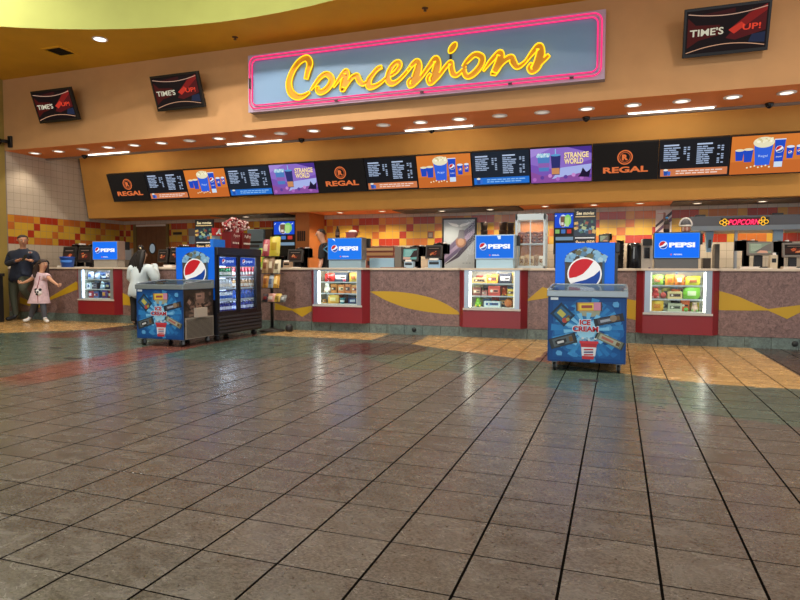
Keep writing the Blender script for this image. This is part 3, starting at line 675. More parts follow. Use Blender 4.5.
for i, kd in enumerate(kinds[:14]):
    x0 = -11.15+PW*i
    if i == 13: break
    t = thing('menu_screen', desc[kd]+', '+wherem[i], 'menu screen', (x0+PW/2, MY0, MZ0), 'menu screens above the counter')
    R = Matrix(((1, 0, 0), mV, -mN)).transposed().to_4x4(); R.translation = (x0, MY0, MZ0)
    mb = MB(); mb.box(0.004, PW-0.004, 0, MH, 0.0, 0.09, BLK, R); mb.build('casing', t, bevel=0.006)
    mb = MB(); mb.box(PW/2-0.15, PW/2+0.15, MH*0.35, MH*0.6, 0.09, 0.13, BLK, R); mb.box(x0+PW/2-0.06, x0+PW/2+0.06, 11.42, 11.68, 2.86, 2.94, BLK); mb.build('wall_mount', t)
    mb = MB(); pl = Plane(mb, (x0, MY0, MZ0), (1, 0, 0), mV, mN); draw_menu(pl, kd, PW, MH); mb.build('screen', t)
# ================================================================== RED DISPLAY KIOSKS
REDM = mat(REDC, 0.35); ALU = mat('9aa7b2', 0.3, 0.6); WINT = mat('dad4c8', 0.5); GLS = glass('f8fcff', 0.02); SHELF = glass('e4f4f2', 0.06); GREY = mat('7c868c', 0.4); GREYD = mat('4a4a4c', 0.5)
KN = ['leftmost red kiosk', 'second red kiosk', 'third red kiosk', 'rightmost red kiosk']
KNEAR = ['near the girl in the pink dress', 'right of the snack rack', 'left of the right ice cream chest', 'at the right of the picture']
FD = 0.13; GZ0, GZ1 = 0.47, 1.072
def pillow(mb, x0, x1, y, z0, z1, th, m, m2, lean=0.0):
    """a filled snack bag: flat crimped ends, bulging middle"""
    n = 6; v = []; f = []
    for sgn in (-1, 1):
        for j in range(n+1):
            for i in range(n+1):
                u, w = i/n, j/n
                b = (math.sin(math.pi*u)**0.6)*(math.sin(math.pi*min(max((w-0.08)/0.84, 0), 1))**0.6)
                v.append((x0+(x1-x0)*u, y+sgn*th/2*b+lean*w, z0+(z1-z0)*w))
    for q in range(2):
        for j in range(n):
            for i in range(n):
                a = q*(n+1)**2+j*(n+1)+i; f.append((a, a+1, a+n+2, a+n+1))
    mb.add(v, f, m, True)
    # printed panel following the bulge
    v = []; f = []
    for j in range(4):
        for i in range(4):
            u, w = 0.25+0.5*i/3, 0.3+0.4*j/3
            b = (math.sin(math.pi*u)**0.6)*(math.sin(math.pi*min(max((w-0.08)/0.84, 0), 1))**0.6)
            v.append((x0+(x1-x0)*u, y-th/2*b-0.002+lean*w, z0+(z1-z0)*w))
    for j in range(3):
        for i in range(3): a = j*4+i; f.append((a, a+1, a+5, a+4))
    mb.add(v, f, m2, True)
def product(kind, x0, x1, z0, z1, y, c, c2, label, cat, group):
    m, m2 = mat(c, 0.4), mat(c2, 0.4); mb = MB(); w, h = x1-x0, z1-z0; xc = (x0+x1)/2
    if kind == 'box':
        d = min(0.10, w*0.6); mb.box(x0, x1, y, y+d, z0, z1, m)
        pl = Plane(mb, (x0, y, z0)); pl.rect(w*0.12, h*0.30, w*0.88, h*0.72, m2, 0.0012); pl.disk(w*0.3, h*0.5, min(w, h)*0.14, mat('f2ead8', 0.4), 0.0024, 12); pl.rect(w*0.48, h*0.42, w*0.82, h*0.58, mat('3a2a26', 0.4), 0.0024)
        nm = 'candy_box'
    elif kind == 'bag':
        pillow(mb, x0, x1, y+0.04, z0, z1, min(0.08, w*0.5), m, m2); nm = 'candy_bag'
    elif kind == 'plush':
        r = min(w, h)/2
        mb.ball((xc, y+r, z0+h*0.34), h*0.34, m, 8, (min(1.1, w/h/0.68), 0.9, 1)); mb.ball((xc, y+r*0.9, z0+h*0.72), h*0.26, m, 8)
        for s in (-1, 1): mb.ball((xc+s*h*0.17, y+r*0.9, z0+h*0.93), h*0.08, m, 6); mb.ball((xc+s*h*0.09, y+r*0.9-h*0.24, z0+h*0.75), h*0.035, mat('1a1414', 0.3), 5); mb.ball((xc+s*h*0.22, y+r*0.5, z0+h*0.12), h*0.12, m2, 6)
        nm = 'plush_toy'
    elif kind == 'tub':
        mb.lathe([(w*0.38, 0), (w*0.48, h*0.9), (w*0.5, h*0.9), (w*0.5, h)], (xc, y+w*0.5, z0), m, 16); mb.lathe([(w*0.425, h*0.3), (w*0.465, h*0.65)], (xc, y+w*0.5, z0), m2, 16, caps=False); nm = 'candy_tub'
    else:
        mb.ball((xc, y+w/2, z0+h/2), 0.5*min(w, h), m, 9, (w/min(w, h), 1, h/min(w, h))); mb.ball((xc, y+w*0.35, z0+h*0.55), 0.3*min(w, h), m2, 8); nm = 'candy_ball'
    o = mb.build(nm, bevel=0.003 if kind == 'box' else 0); return tag(o, label, cat, group)
ZSH = [0.47, 0.665, 0.862]
def kiosk(k):
    x0, x1 = KX[k]; yf = YF-FD; c = 0.09
    t = thing('display_kiosk', KN[k][0].upper()*0+'glass fronted '+KN[k]+', lit inside, '+KNEAR[k], 'display kiosk', ((x0+x1)/2, YF, 0), 'red kiosks along the counter')
    e = 0.002
    tr = [(x0+e, YF), (x0+c, yf), (x1-c, yf), (x1-e, YF), (x1-e, 10.2), (x0+e, 10.2)]
    mb = MB(); mb.prism(tr, 0.165, GZ0, REDM)
    mb.prism([(x0+e, YF), (x0+c, yf), (x0+c+0.02, yf), (x0+c+0.02, 10.2), (x0+e, 10.2)], GZ0, GZ1, REDM)
    mb.prism([(x1-c-0.02, yf), (x1-c, yf), (x1-e, YF), (x1-e, 10.2), (x1-c-0.02, 10.2)], GZ0, GZ1, REDM)
    mb.build('cabinet', t)
    mb = MB(); mb.box(x0+e, x1-e, YF+0.04, 10.2, 0.0, 0.165, GREYPL)
    for q in range(3): mb.box(x0+e+q*(x1-x0-2*e)/3+0.0025, x0+e+(q+1)*(x1-x0-2*e)/3-0.0025, YF-0.012, YF+0.045, 0.0, 0.163, SLATE)
    mb.build('plinth', t)
    a, b = x0+c+0.02, x1-c-0.02
    mb = MB(); mb.box(a, b, 10.02, 10.2, GZ0, GZ1, WINT); mb.box(a, b, yf+0.02, 10.02, GZ0, GZ0+0.012, WINT); mb.box(a, a+0.012, yf+0.03, 10.02, GZ0, GZ1, WINT); mb.box(b-0.012, b, yf+0.03, 10.02, GZ0, GZ1, WINT); mb.build('lining', t)
    tr2 = [(x0-0.02, YF-0.03), (x0+c-0.03, yf-0.03), (x1-c+0.03, yf-0.03), (x1+0.02, YF-0.03), (x1+0.0, 10.42), (x0-0.0, 10.42)]
    mb = MB(); mb.prism(tr2, GZ1, CT, TOPM); mb.build('top_ledge', t, bevel=0.004)
    mb = MB(); w = 0.075
    mb.box(a, a+w, yf-0.004, yf+0.03, GZ0-0.02, GZ1, ALU); mb.box(b-w, b, yf-0.004, yf+0.03, GZ0-0.02, GZ1, ALU); mb.box(a-0.02, b+0.02, yf-0.015, yf+0.03, GZ0-0.03, GZ0, mat('b9b4ac', 0.4)); mb.box(a+w, b-w, yf-0.004, yf+0.03, GZ1-0.02, GZ1, ALU); mb.build('window_frame', t)
    mb = MB(); mb.box(a+w, b-w, yf+0.008, yf+0.014, GZ0, GZ1-0.02, GLS); mb.build('front_glass', t)
    for z in ZSH[1:]:
        mb = MB(); mb.box(a+0.014, b-0.014, yf+0.06, 10.015, z-0.010, z, SHELF); mb.box(a+0.014, b-0.014, yf+0.055, yf+0.06, z-0.014, z+0.004, mat('c8d4d4', 0.3)); mb.build('glass_shelf', t)
    lamp('kiosk_lamp', 'AREA', ((a+b)/2, yf+0.10, GZ1-0.02), KIO_E[k], KLCOL[k], b-a-0.3, (math.radians(25), 0, 0), 0.05)
    mb = MB(); xm = (a+b)/2+0.02
    for z in range(10): mb.box(xm-0.006, xm+0.006, 10.0, 10.018, GZ0+0.04+z*0.056, GZ0+0.06+z*0.056, GREYD)
    mb.box(xm-0.015, xm+0.015, 10.012, 10.02, GZ0+0.01, GZ1-0.02, ALU); mb.build('shelf_rail', t)
    for s, xx in (('l', a+w+0.012), ('r', b-w-0.012)):
        lm = KLED[k][0 if s == 'l' else 1]
        mb = MB(); mb.box(xx-0.012, xx+0.012, yf+0.035, yf+0.05, GZ0+0.02, GZ1-0.02, emi(KLC[k], lm)); mb.build('light_strip', t)
KLCOL = [(0.85, 0.93, 1), (1, 0.9, 0.72), (1, 0.92, 0.75), (1, 0.96, 0.8)]
KLED = [(5.0, 1.2), (9, 1.0), (9.0, 1.2), (1.1, 11)]; KLC = ['e8f2ff', 'fff0d8', 'fff2d0', 'fff6dc']
for k in range(4): kiosk(k)
# goods on the shelves: (x span in photo pixels, height m, kind, colour, second colour, words)
GOODS = {
 0: [[(86.5, 92.5, .15, 'bag', 'cfdcec', '3d6fc0', 'white and blue candy bag'), (93, 99, .13, 'bag', '9fb8d8', 'f0f0f4', 'pale blue candy bag'), (100, 104.5, .11, 'tub', '3b66a8', 'cfe0f0', 'blue candy tub'), (105.5, 110, .16, 'box', '4a4a58', 'b8a898', 'dark grey candy box')],
     [(86.5, 90, .12, 'box', 'eef2f8', '6c8cc0', 'white candy box'), (91, 97, .13, 'box', '4a4048', '8a8490', 'charcoal candy box'), (99, 103, .15, 'plush', 'd8e6f4', '8ab0d8', 'pale blue plush toy'), (104, 110, .13, 'bag', '1d2c66', 'c8b890', 'navy candy bag')],
     [(87, 92, .14, 'bag', 'a8303c', 'd8c8d8', 'red and white candy bag'), (93, 98.5, .13, 'box', '4a5f98', 'a04050', 'slate blue candy box'), (100.5, 106, .17, 'bag', '5a3478', 'e0a050', 'purple candy bag'), (106.5, 110.5, .14, 'bag', 'c84048', 'e8d8b0', 'coral candy bag')]][::1],
 1: [[(324, 333.5, .14, 'bag', 'c02420', '8c1418', 'bright red candy bag'), (334, 347.5, .16, 'box', '273244', 'c8c8cc', 'dark navy candy box'), (341, 346, .055, 'ball', 'e05878', 'f0a0b0', 'small pink candy ball'), (348.5, 357, .16, 'bag', 'c8b048', '9c5c30', 'mustard candy bag')],
     [(322, 329.5, .175, 'plush', 'f2ece4', 'b89880', 'tall white plush bear'), (331, 336.5, .15, 'box', 'd8904a', '7a4a2a', 'first orange carton from the left'), (338, 344, .15, 'box', 'e08a50', 'f0d0a0', 'second orange carton, brighter with pale panel'), (345, 350.5, .15, 'box', 'd08048', '5a4a48', 'third orange carton with dark panel'), (351.5, 357.5, .145, 'box', 'e8a860', 'c86848', 'fourth orange carton, palest, by the frame')],
     [(327, 338, .15, 'bag', 'e0b050', 'f0e0a0', 'yellow candy bag'), (322.5, 326, .07, 'box', 'b8803c', '6a4020', 'small brown candy box'), (338.8, 343.5, .10, 'tub', '3f8ca0', 'e0e8e8', 'teal candy tub'), (347, 357.5, .10, 'bag', '2c3a70', 'c8ccd8', 'navy and white candy bag')]],
 2: [[(472, 486, .09, 'box', 'd8b878', '5a3a20', 'low tan candy box'), (486.5, 497.5, .14, 'box', 'f0a838', '8c3c20', 'tall orange candy box'), (499, 511, .155, 'box', '2c2c38', 'd8d4d8', 'black and white candy box'), (511.2, 514.5, .17, 'bag', 'f0c830', 'e0a020', 'slim yellow candy bag')],
     [(472.5, 481, .13, 'box', '7c3a30', 'c8a088', 'maroon candy box'), (481.8, 487, .08, 'box', 'd89088', 'f0c8b8', 'small pink candy box'), (488, 500, .155, 'box', 'd8503c', 'f08870', 'red orange candy box'), (501, 507, .13, 'plush', 'e8682c', 'f0b030', 'orange plush toy'), (507.5, 514.5, .11, 'box', 'f0cc50', 'a06828', 'yellow candy box')],
     [(473, 482, .15, 'plush', '8ed044', 'e8d048', 'lime green plush toy'), (484, 500.5, .095, 'box', 'e4ecec', '3c64a0', 'wide white and blue candy box'), (502.5, 513.5, .14, 'ball', 'd87838', 'f0d8b0', 'big round orange candy ball')]],
 3: [[(651, 663, .15, 'bag', '9ccc48', 'e89050', 'green and orange candy bag'), (665, 674.5, .155, 'bag', 'f0a038', 'e06828', 'orange candy bag'), (675, 684, .15, 'bag', 'e88030', 'c8d8c8', 'deep orange candy bag'), (685.5, 700.5, .13, 'bag', 'dcd440', '9c5c30', 'yellow green candy bag')],
     [(651.5, 659.5, .16, 'plush', 'd84038', 'e8a8a0', 'red plush toy'), (660.2, 667, .09, 'ball', 'e06058', 'f0d0c8', 'small coral candy ball'), (668, 682.5, .105, 'box', 'e8d090', '6c4c2c', 'cream candy box'), (683.5, 700.5, .165, 'bag', '86c83c', 'e0e8c0', 'big bright green candy bag')],
     [(651, 664, .15, 'bag', 'f4bc34', 'e89028', 'golden yellow candy bag'), (668.5, 682.5, .115, 'box', 'd8d8b8', '7c8468', 'pale olive candy box'), (684, 689.5, .06, 'ball', '78b850', 'c8e0a8', 'small green candy ball'), (690.5, 700.5, .135, 'plush', 'ecc0b0', '9cc878', 'pale pink plush bunny')]],
}
SHN = ['top', 'middle', 'bottom']
BACKC = [['6f86b0', '38405c', 'c8d4e4', '2f4f8c', '8c94a8'], ['c8502c', 'e0b048', '5c3424', 'd88c38', '3c4c60'], ['e8b03c', '4c6c94', 'b8402c', 'd8c890', '3c3434'], ['e06c2c', '7cac3c', 'c8b450', '3c3c3c', 'd8d0b0']]
CNAME = {'6f86b0': 'blue grey', '38405c': 'dark slate', 'c8d4e4': 'pale blue', '2f4f8c': 'royal blue', '8c94a8': 'grey blue', 'c8502c': 'rust', 'e0b048': 'yellow', '5c3424': 'dark brown', 'd88c38': 'orange', '3c4c60': 'slate', 'e8b03c': 'yellow', '4c6c94': 'steel blue', 'b8402c': 'red', 'd8c890': 'cream', '3c3434': 'near black', 'e06c2c': 'orange', '7cac3c': 'green', 'c8b450': 'mustard', '3c3c3c': 'charcoal', 'd8d0b0': 'cream'}
for k in range(4):
    A, B = KX[k][0]+0.22, KX[k][1]-0.22; r = random.Random(20+k)
    for s_ in range(3):
        n = 5; z = ZSH[2-s_]+(0.012 if s_ == 2 else 0.0); order = BACKC[k][:]; r.shuffle(order)
        for q in range(n):
            a = A+(B-A)*q/n+0.004; b = A+(B-A)*(q+1)/n-0.006; h = 0.115+0.055*r.random()
            product('box' if (q+s_) % 2 else 'bag', a, b, z, z+h, YF+0.17, order[q], BACKC[k][(q+2) % 5], '%s packet in the back row, %s shelf of the %s' % (CNAME[order[q]], SHN[s_], KN[k]), 'candy', 'back row packets in the '+KN[k])
for k in GOODS:
    for r, row in enumerate(GOODS[k]):
        z = ZSH[2-r]
        for q, (pa, pb, h, kind, c, c2, words) in enumerate(row):
            y = YF+0.02+(0.05 if q % 2 else 0.0)
            if words.startswith('small pink candy ball'): y = YF-0.055
            a, b = aty(pa, 290, y).x, aty(pb, 290, y).x
            zz = z+(0.012 if r == 2 else 0.0)
            if kind in ('plush', 'ball') and (b-a) > h: m_ = (a+b)/2; a, b = m_-h/2, m_+h/2
            product(kind, a, b, zz, zz+h, y, c, c2, '%s on the %s shelf of the %s' % (words, SHN[r], KN[k]), {'box': 'candy box', 'bag': 'candy bag', 'plush': 'plush toy', 'tub': 'candy tub', 'ball': 'candy'}[kind], 'candy in the '+KN[k])
# blue lit toppers on the kiosks
TP = [(93, 117, 241.5, 259.5), (328, 361.5, 238, 259.5), (475.5, 514, 235, 258.5), (654, 700, 232.5, 258)]
BLU = 'screen'
for k, (pa, pb, ya, yb) in enumerate(TP):
    y = YF-0.06; p, q = aty(pa, yb, y), aty(pb, ya, y); x0, x1, z0, z1 = p.x, q.x, p.z, q.z
    t = thing('lit_display_box', 'bright blue display box on top of the '+KN[k], 'display box', ((x0+x1)/2, y, CT), 'blue display boxes on the kiosks')
    cs = mat(['8a7468', '6c6664', '9fb4c0', '2c3438'][k], 0.4)
    mb = MB(); mb.box(x0-0.01, x1+0.01, y, y+0.20, z0-0.01, z1+0.012, cs); mb.build('casing', t, bevel=0.004)
    mb = MB(); mb.box(x0+0.01, x1-0.01, y+0.01, y+0.20, CT, z0-0.01, mat(['9c9488', '8ca4b0', 'a8c8d8', '5c5c5c'][k], 0.4)); mb.build('pedestal', t)
    mb = MB(); mb.box(x1-0.02, x1+0.06, y+0.20, y+0.27, z1-0.16, z1, BLK); mb.build('bracket', t)
    E = lambda h: emi(h, PEPS)
    mb = MB(); pl = Plane(mb, (x0, y, z0)); w, h = x1-x0, z1-z0
    pl.rect(0, 0, w, h, E('9fc4f0' if k == 2 else '4a90e0'), 0.002); pl.rect(0.008, 0.008, w-0.008, h-0.008, E(['0a70f4', '1078f0', '0c6ee4', '0470fa'][k]), 0.003)
    pl.globe(w*0.20, h*0.52, w*0.088, E, 0.004); pl.text('PEPSI', w*0.33, h*0.42, w*0.57, h*0.20, E('ffffff'), 0.005, bold=0.055)
    pl.disk(w*0.38, h*0.14, w*0.02, E('d86070'), 0.004, 10); pl.text('REGAL', w*0.44, h*0.115, w*0.19, h*0.055, E('e8f0ff'), 0.005, bold=0.03)
    if k in (1, 2): pl.poly([(w*0.12, h*0.98), (w*0.2, h*0.98), (w*0.22, h*0.86)] if k == 1 else [(w*0.56, h*0.98), (w*0.66, h*0.98), (w*0.66, h*0.84), (w*0.6, h*0.82)], E('dff0ff'), 0.004)
    mb.build('screen', t)

# ================================================================== ICE CREAM CHESTS
def chest(x0, x1, y0, y1, label, side):
    t = thing('ice_cream_freezer', label, 'ice cream freezer', ((x0+x1)/2, (y0+y1)/2, 0), 'ice cream chests')
    z0, z1, z2 = 0.10, 0.795, 0.89; w, h = x1-x0, z1-z0
    mb = MB(); mb.box(x0, x1, y0, y1, z0, z1, mat('1d4f86', 0.4)); mb.build('body', t, bevel=0.006)
    # wrapped artwork front
    mb = MB(); pl = Plane(mb, (x0+0.004, y0, z0+0.004)); w -= 0.008; h -= 0.008
    art(mb, pl, w, h, ICEM); pl.rect(w*0.03, h*0.955, w*0.13, h*0.995, mat('d8e4ec', 0.4), 0.004)
    mb.build('front_sticker', t)
    if side:
        mb = MB(); L = y1-y0-0.01; pl = Plane(mb, (x1, y0+0.005, z0+0.004), (0, 1, 0), (0, 0, 1), (1, 0, 0))
        art(mb, pl, L, h*1.0, SIDEM); mb.build('side_sticker', t)
        mb = MB(); mb.box(x1, x1+0.012, y0+0.03, y1-0.02, z0+0.005, z0+0.30, mat('8d8478', 0.5))
        for k in range(16): mb.box(x1+0.012, x1+0.016, y0+0.05, y1-0.04, z0+0.02+k*0.0165, z0+0.028+k*0.0165, mat('463d35', 0.6))
        mb.build('vent_grille', t)
        mb = MB(); mb.box(x1, x1+0.05, y0+0.22, y0+0.46, z0+0.30, z0+0.43, mat('b3a596', 0.6)); mb.build('tip_box', t)
    # sloping rim and curved glass lid
    rim = mat('8a969c', 0.3, 0.4)
    mb = MB(); mb.box(x0-0.012, x1+0.012, y0-0.012, y0+0.05, z1, z1+0.065, rim); mb.box(x0-0.012, x1+0.012, y1-0.05, y1+0.012, z1, z2+0.03, rim)
    mb.box(x0-0.012, x0+0.035, y0+0.05, y1-0.05, z1, z1+0.085, rim); mb.box(x1-0.035, x1+0.012, y0+0.05, y1-0.05, z1, z1+0.085, rim); mb.build('rim', t, bevel=0.006)
    mb = MB(); n = 8; v = []; f = []
    for j in range(n+1):
        u = j/n; y = y0+0.02+(y1-y0-0.04)*u; z = z1+0.07+(z2-z1-0.05)*math.sin(u*math.pi/2)+0.0
        for xx in (x0+0.0, x1-0.0): v.append((xx, y, z))
    for j in range(n): f.append((2*j, 2*j+1, 2*j+3, 2*j+2))
    mb.add(v, f, glass('dce8f0', 0.22), True); mb.build('glass_lid', t)
    for xx in (x0, x1):
        mb = MB(); mb.tube([(xx, y0+0.02+(y1-y0-0.04)*j/8, z1+0.072+(z2-z1-0.05)*math.sin(j/8*math.pi/2)) for j in range(9)], 0.012, rim, 6); mb.build('lid_edge', t)
    mb = MB(); mb.box((x0+x1)/2-0.07, (x0+x1)/2+0.07, y0+0.0, y0+0.03, z1+0.065, z1+0.10, glass('dce8f0', 0.25)); mb.build('lid_handle', t)
    mb = MB(); mb.box(x0+0.04, x1-0.04, y0+0.06, y1-0.06, z1, z1+0.02, mat('3a3c5a', 0.5))
    r = random.Random(3)
    for k in range(16):
        xx, yy = x0+0.1+(x1-x0-0.2)*r.random(), y0+0.12+(y1-y0-0.24)*r.random(); mb.box(xx-0.05, xx+0.05, yy-0.03, yy+0.03, z1+0.02, z1+0.035+0.01*r.random(), mat(['7a2030', '2c4a8c', '8a7aa8', '5a3020', 'a89060'][k % 5], 0.5))
    tb = mb.build('frozen_goods', t); tb['kind'] = 'stuff'
    for sx in (x0+0.07, x1-0.07):
        for sy in (y0+0.06, y1-0.06):
            mb = MB(); mb.lathe([(0.012, -0.014), (0.042, -0.014), (0.042, 0.014), (0.012, 0.014)], (sx, sy, 0.042), mat('16181a', 0.5), 14, axis='x'); mb.box(sx-0.022, sx-0.016, sy-0.02, sy+0.02, 0.03, z0, GREY); mb.box(sx+0.016, sx+0.022, sy-0.02, sy+0.02, 0.03, z0, GREY); mb.box(sx-0.03, sx+0.03, sy-0.03, sy+0.03, z0-0.012, z0, GREY); mb.build('caster', t)
def art(mb, pl, w, h, Mx):
    r = random.Random(11); C = (w*0.5, h*0.5)
    pl.rect(0, 0, w, h, Mx('123f7c'), 0.0008)
    for k, c in enumerate(('174a8a', '1b5596', '2060a2', '266cae', '2d78b8', '3886c4', '4896d0', '5ca8dc')): q = 0.56-0.055*k; pl.poly([(C[0]+q*w*math.cos(a)*(1+0.08*math.sin(7*a+k)), C[1]+q*h*math.sin(a)*(1+0.08*math.sin(7*a+k))) for a in [2*math.pi*j/40 for j in range(40)]] if q < 0.49 else [(w*(0.5-q*0.86), h*(0.5-q*0.86)), (w*(0.5+q*0.86), h*(0.5-q*0.86)), (w*(0.5+q*0.86), h*(0.5+q*0.86)), (w*(0.5-q*0.86), h*(0.5+q*0.86))], Mx(c), 0.0009+0.00005*k)
    for k in range(26):
        a0 = 2*math.pi*(k+0.3*r.random())/26; a1 = a0+0.12+0.1*r.random(); R = min(w, h)*(0.42+0.08*r.random())
        pl.poly([C, (C[0]+R*math.cos(a0)*w/h*0.95, C[1]+R*math.sin(a0)), (C[0]+R*math.cos(a1)*w/h*0.95, C[1]+R*math.sin(a1))], Mx(['2f80c2', '2a76b8', '3d90ce'][k % 3]), 0.0014)
    for k in range(40):
        u, v = w*(0.08+0.84*r.random()), h*(0.06+0.86*r.random()); pl.poly([(u+0.032*w*(1+r.random()*0.9)*math.cos(q+r.random()*0.3), v+0.028*h*(1+r.random()*0.9)*math.sin(q+r.random()*0.3)) for q in (0, 1.05, 2.1, 3.14, 4.2, 5.2)], Mx(['3a86c6', '2468ac', '5aa2d8', '174c8e'][k % 4]), 0.0016+0.0001*k)
    for k in range(14):
        a0 = 2*math.pi*k/14; R = h*0.27; pl.poly([C, (C[0]+R*math.cos(a0)*1.25, C[1]+R*math.sin(a0)), (C[0]+R*math.cos(a0+0.22)*1.25, C[1]+R*math.sin(a0+0.22))], Mx('74bce8'), 0.0058-0.0001)
    pl.disk(C[0], C[1]+0.01*h, h*0.15, Mx('98d2f0'), 0.00595, 20)
    def item(u, v, iw, ih, ang, c1, c2, tx=None):
        pl.rrect(u*w, v*h, iw*w, ih*h, ang, Mx(c1), 0.0061); pl.rrect(u*w, v*h, iw*w*0.74, ih*h*0.72, ang, Mx(c2), 0.0062)
        ca, sa = math.cos(ang), math.sin(ang)
        for e in (-1, 1): pl.rrect(u*w+e*iw*w*0.47*ca, v*h+e*iw*w*0.47*sa, iw*w*0.05, ih*h*1.04, ang, Mx('2a3238'), 0.0068)
        if tx:
            bw, bh = iw*w*0.42, ih*h*0.34; pl.rrect(u*w-0.08*iw*w*ca, v*h-0.08*iw*w*sa, bw, bh, ang, Mx(tx), 0.0072); pl.rrect(u*w+0.30*iw*w*ca, v*h+0.30*iw*w*sa, iw*w*0.13, ih*h*0.5, ang, Mx('6a5236'), 0.0074)
    item(0.53, 0.86, 0.33, 0.13, 0.03, 'c89a4e', 'e4c64a', '9a4f4a'); pl.rrect(0.635*w, 0.865*h, 0.09*w, 0.12*h, 0.03, Mx('c88aa8'), 0.0078)
    pl.poly([(0.40*w, 0.795*h), (0.68*w, 0.80*h), (0.66*w, 0.72*h), (0.54*w, 0.70*h), (0.43*w, 0.72*h)], Mx('9aa08c'), 0.0054)
    item(0.19, 0.73, 0.25, 0.24, -0.75, '1d3a56', '2f6288', 'b8b45c'); pl.disk(0.22*w, 0.64*h, 0.035*w, Mx('b04a3e'), 0.0084, 12); pl.disk(0.26*w, 0.655*h, 0.025*w, Mx('9c9a60'), 0.0086, 12)
    item(0.785, 0.665, 0.38, 0.115, 0.24, '2c2c34', '474a56', '9aa4b4'); pl.disk(0.84*w, 0.69*h, 0.045*w, Mx('8a7a68'), 0.0084, 12)
    item(0.20, 0.32, 0.36, 0.16, 0.30, '333a40', '59646a', '2c3034'); pl.disk(0.17*w, 0.30*h, 0.065*w, Mx('2a2e34'), 0.0084, 16, ry=0.045*h); pl.rrect(0.17*w, 0.30*h, 0.09*w, 0.035*h, 0.3, Mx('c8ccd0'), 0.0088)
    item(0.80, 0.35, 0.38, 0.115, -0.42, '6c7466', 'a4a896', 'a86a5c')
    pl.poly([(0.455*w, 0.05*h), (0.60*w, 0.05*h), (0.645*w, 0.30*h), (0.43*w, 0.30*h)], Mx('b8343c'), 0.0058); pl.poly([(0.45*w, 0.10*h), (0.62*w, 0.10*h), (0.635*w, 0.235*h), (0.44*w, 0.235*h)], Mx('d8dce4'), 0.0064)
    for k in range(3): pl.rrect((0.535)*w, (0.12+0.04*k)*h, 0.12*w, 0.022*h, 0.05, Mx(['b8343c', '4a4a78', 'b8343c'][k]), 0.007)
    pl.poly([(0.42*w, 0.29*h), (0.655*w, 0.29*h), (0.66*w, 0.33*h), (0.415*w, 0.33*h)], Mx('c83c48'), 0.0072)
    for k in range(9): pl.disk((0.43+0.027*k)*w, (0.35+0.022*((k*k) % 4))*h, 0.018*w, Mx(['8ab4d0', 'c8d8e0', '6a94b8'][k % 3]), 0.0066, 8)
    for t_, u, v, ww in (('ICE', 0.415, 0.575, 0.14), ('CREAM', 0.325, 0.475, 0.33)):
        pl.text(t_, u*w-0.006, v*h-0.006, ww*w+0.012, 0.082*h+0.012, Mx('e8f0f8'), 0.0092, bold=0.06); pl.text(t_, u*w, v*h, ww*w, 0.082*h, Mx('b01c30'), 0.0100, bold=0.045)
ICEM = lambda h: mat(h, 0.4, 0.0, 0.25)
def SIDEM(h):   # the chest's side repeats the artwork in darker, browner tones
    c = [int(h[i:i+2], 16) for i in (0, 2, 4)]; g = 0.3*c[0]+0.59*c[1]+0.11*c[2]
    return mat('%02x%02x%02x' % tuple(int(max(0, min(255, v))) for v in (0.30*c[0]+0.50*g, 0.30*c[0]*0.7+0.42*g, 0.20*c[0]+0.36*g)), 0.4)
chest(-6.385, -5.585, 6.93, 7.60, 'blue ice cream chest freezer in front of the glass door drinks fridge', True)
chest(-0.69, 0.105, 6.75, 7.52, 'blue ice cream chest freezer in front of the right drinks sign', False)

# ================================================================== DRINK FRIDGES
def can_panel(pl, w, h, Mx):
    pl.rect(0, 0, w, h, Mx('0a6cf0'), 0.002)
    for k in range(14):   # can shape
        pass
    top = cr([(0.15, 0.52), (0.17, 0.66), (0.25, 0.74), (0.38, 0.79), (0.55, 0.80), (0.70, 0.77), (0.80, 0.70), (0.83, 0.58)], 4)
    pl.poly([(u*w, v*h) for u, v in [(0.165, 0.0), (0.835, 0.0), (0.835, 0.72)]+[(a, b+0.12) for a, b in top[::-1]]+[(0.165, 0.72)]], Mx('4a4642'), 0.003)
    r = random.Random(2)
    for k in range(46):
        u = 0.17+0.66*r.random(); v = 0.73+0.17*math.sin(math.pi*(u-0.1)/0.8)*r.random(); s = 0.03+0.05*r.random()
        pl.poly([(u*w+s*w*math.cos(q+r.random()*0.6), v*h+s*w*0.8*math.sin(q+r.random()*0.6)) for q in (0, 1.2, 2.4, 3.6, 4.9)], Mx(['7fb0d4', 'a8cce0', '5f86a4', '6a6a52', '88b8d8'][k % 5]), 0.0035+0.0001*k)
    for k in range(30):
        s = 0.012+0.02*r.random(); u, v = 0.2+0.6*r.random(), 0.05+0.62*r.random()
        pl.disk(u*w, v*h, s*w, Mx(['6a5f52', '35302e', '5c5348'][k % 3]), 0.0033+0.0001*k, 8)
    pl.rect(0.80*w, 0.0, 0.835*w, 0.72*h, Mx('2f5f8c'), 0.008)
    pl.globe(0.5*w, 0.53*h, 0.265*w, Mx, 0.0095)
PANM = lambda h: mat(h, 0.4, 0.0, 0.25)
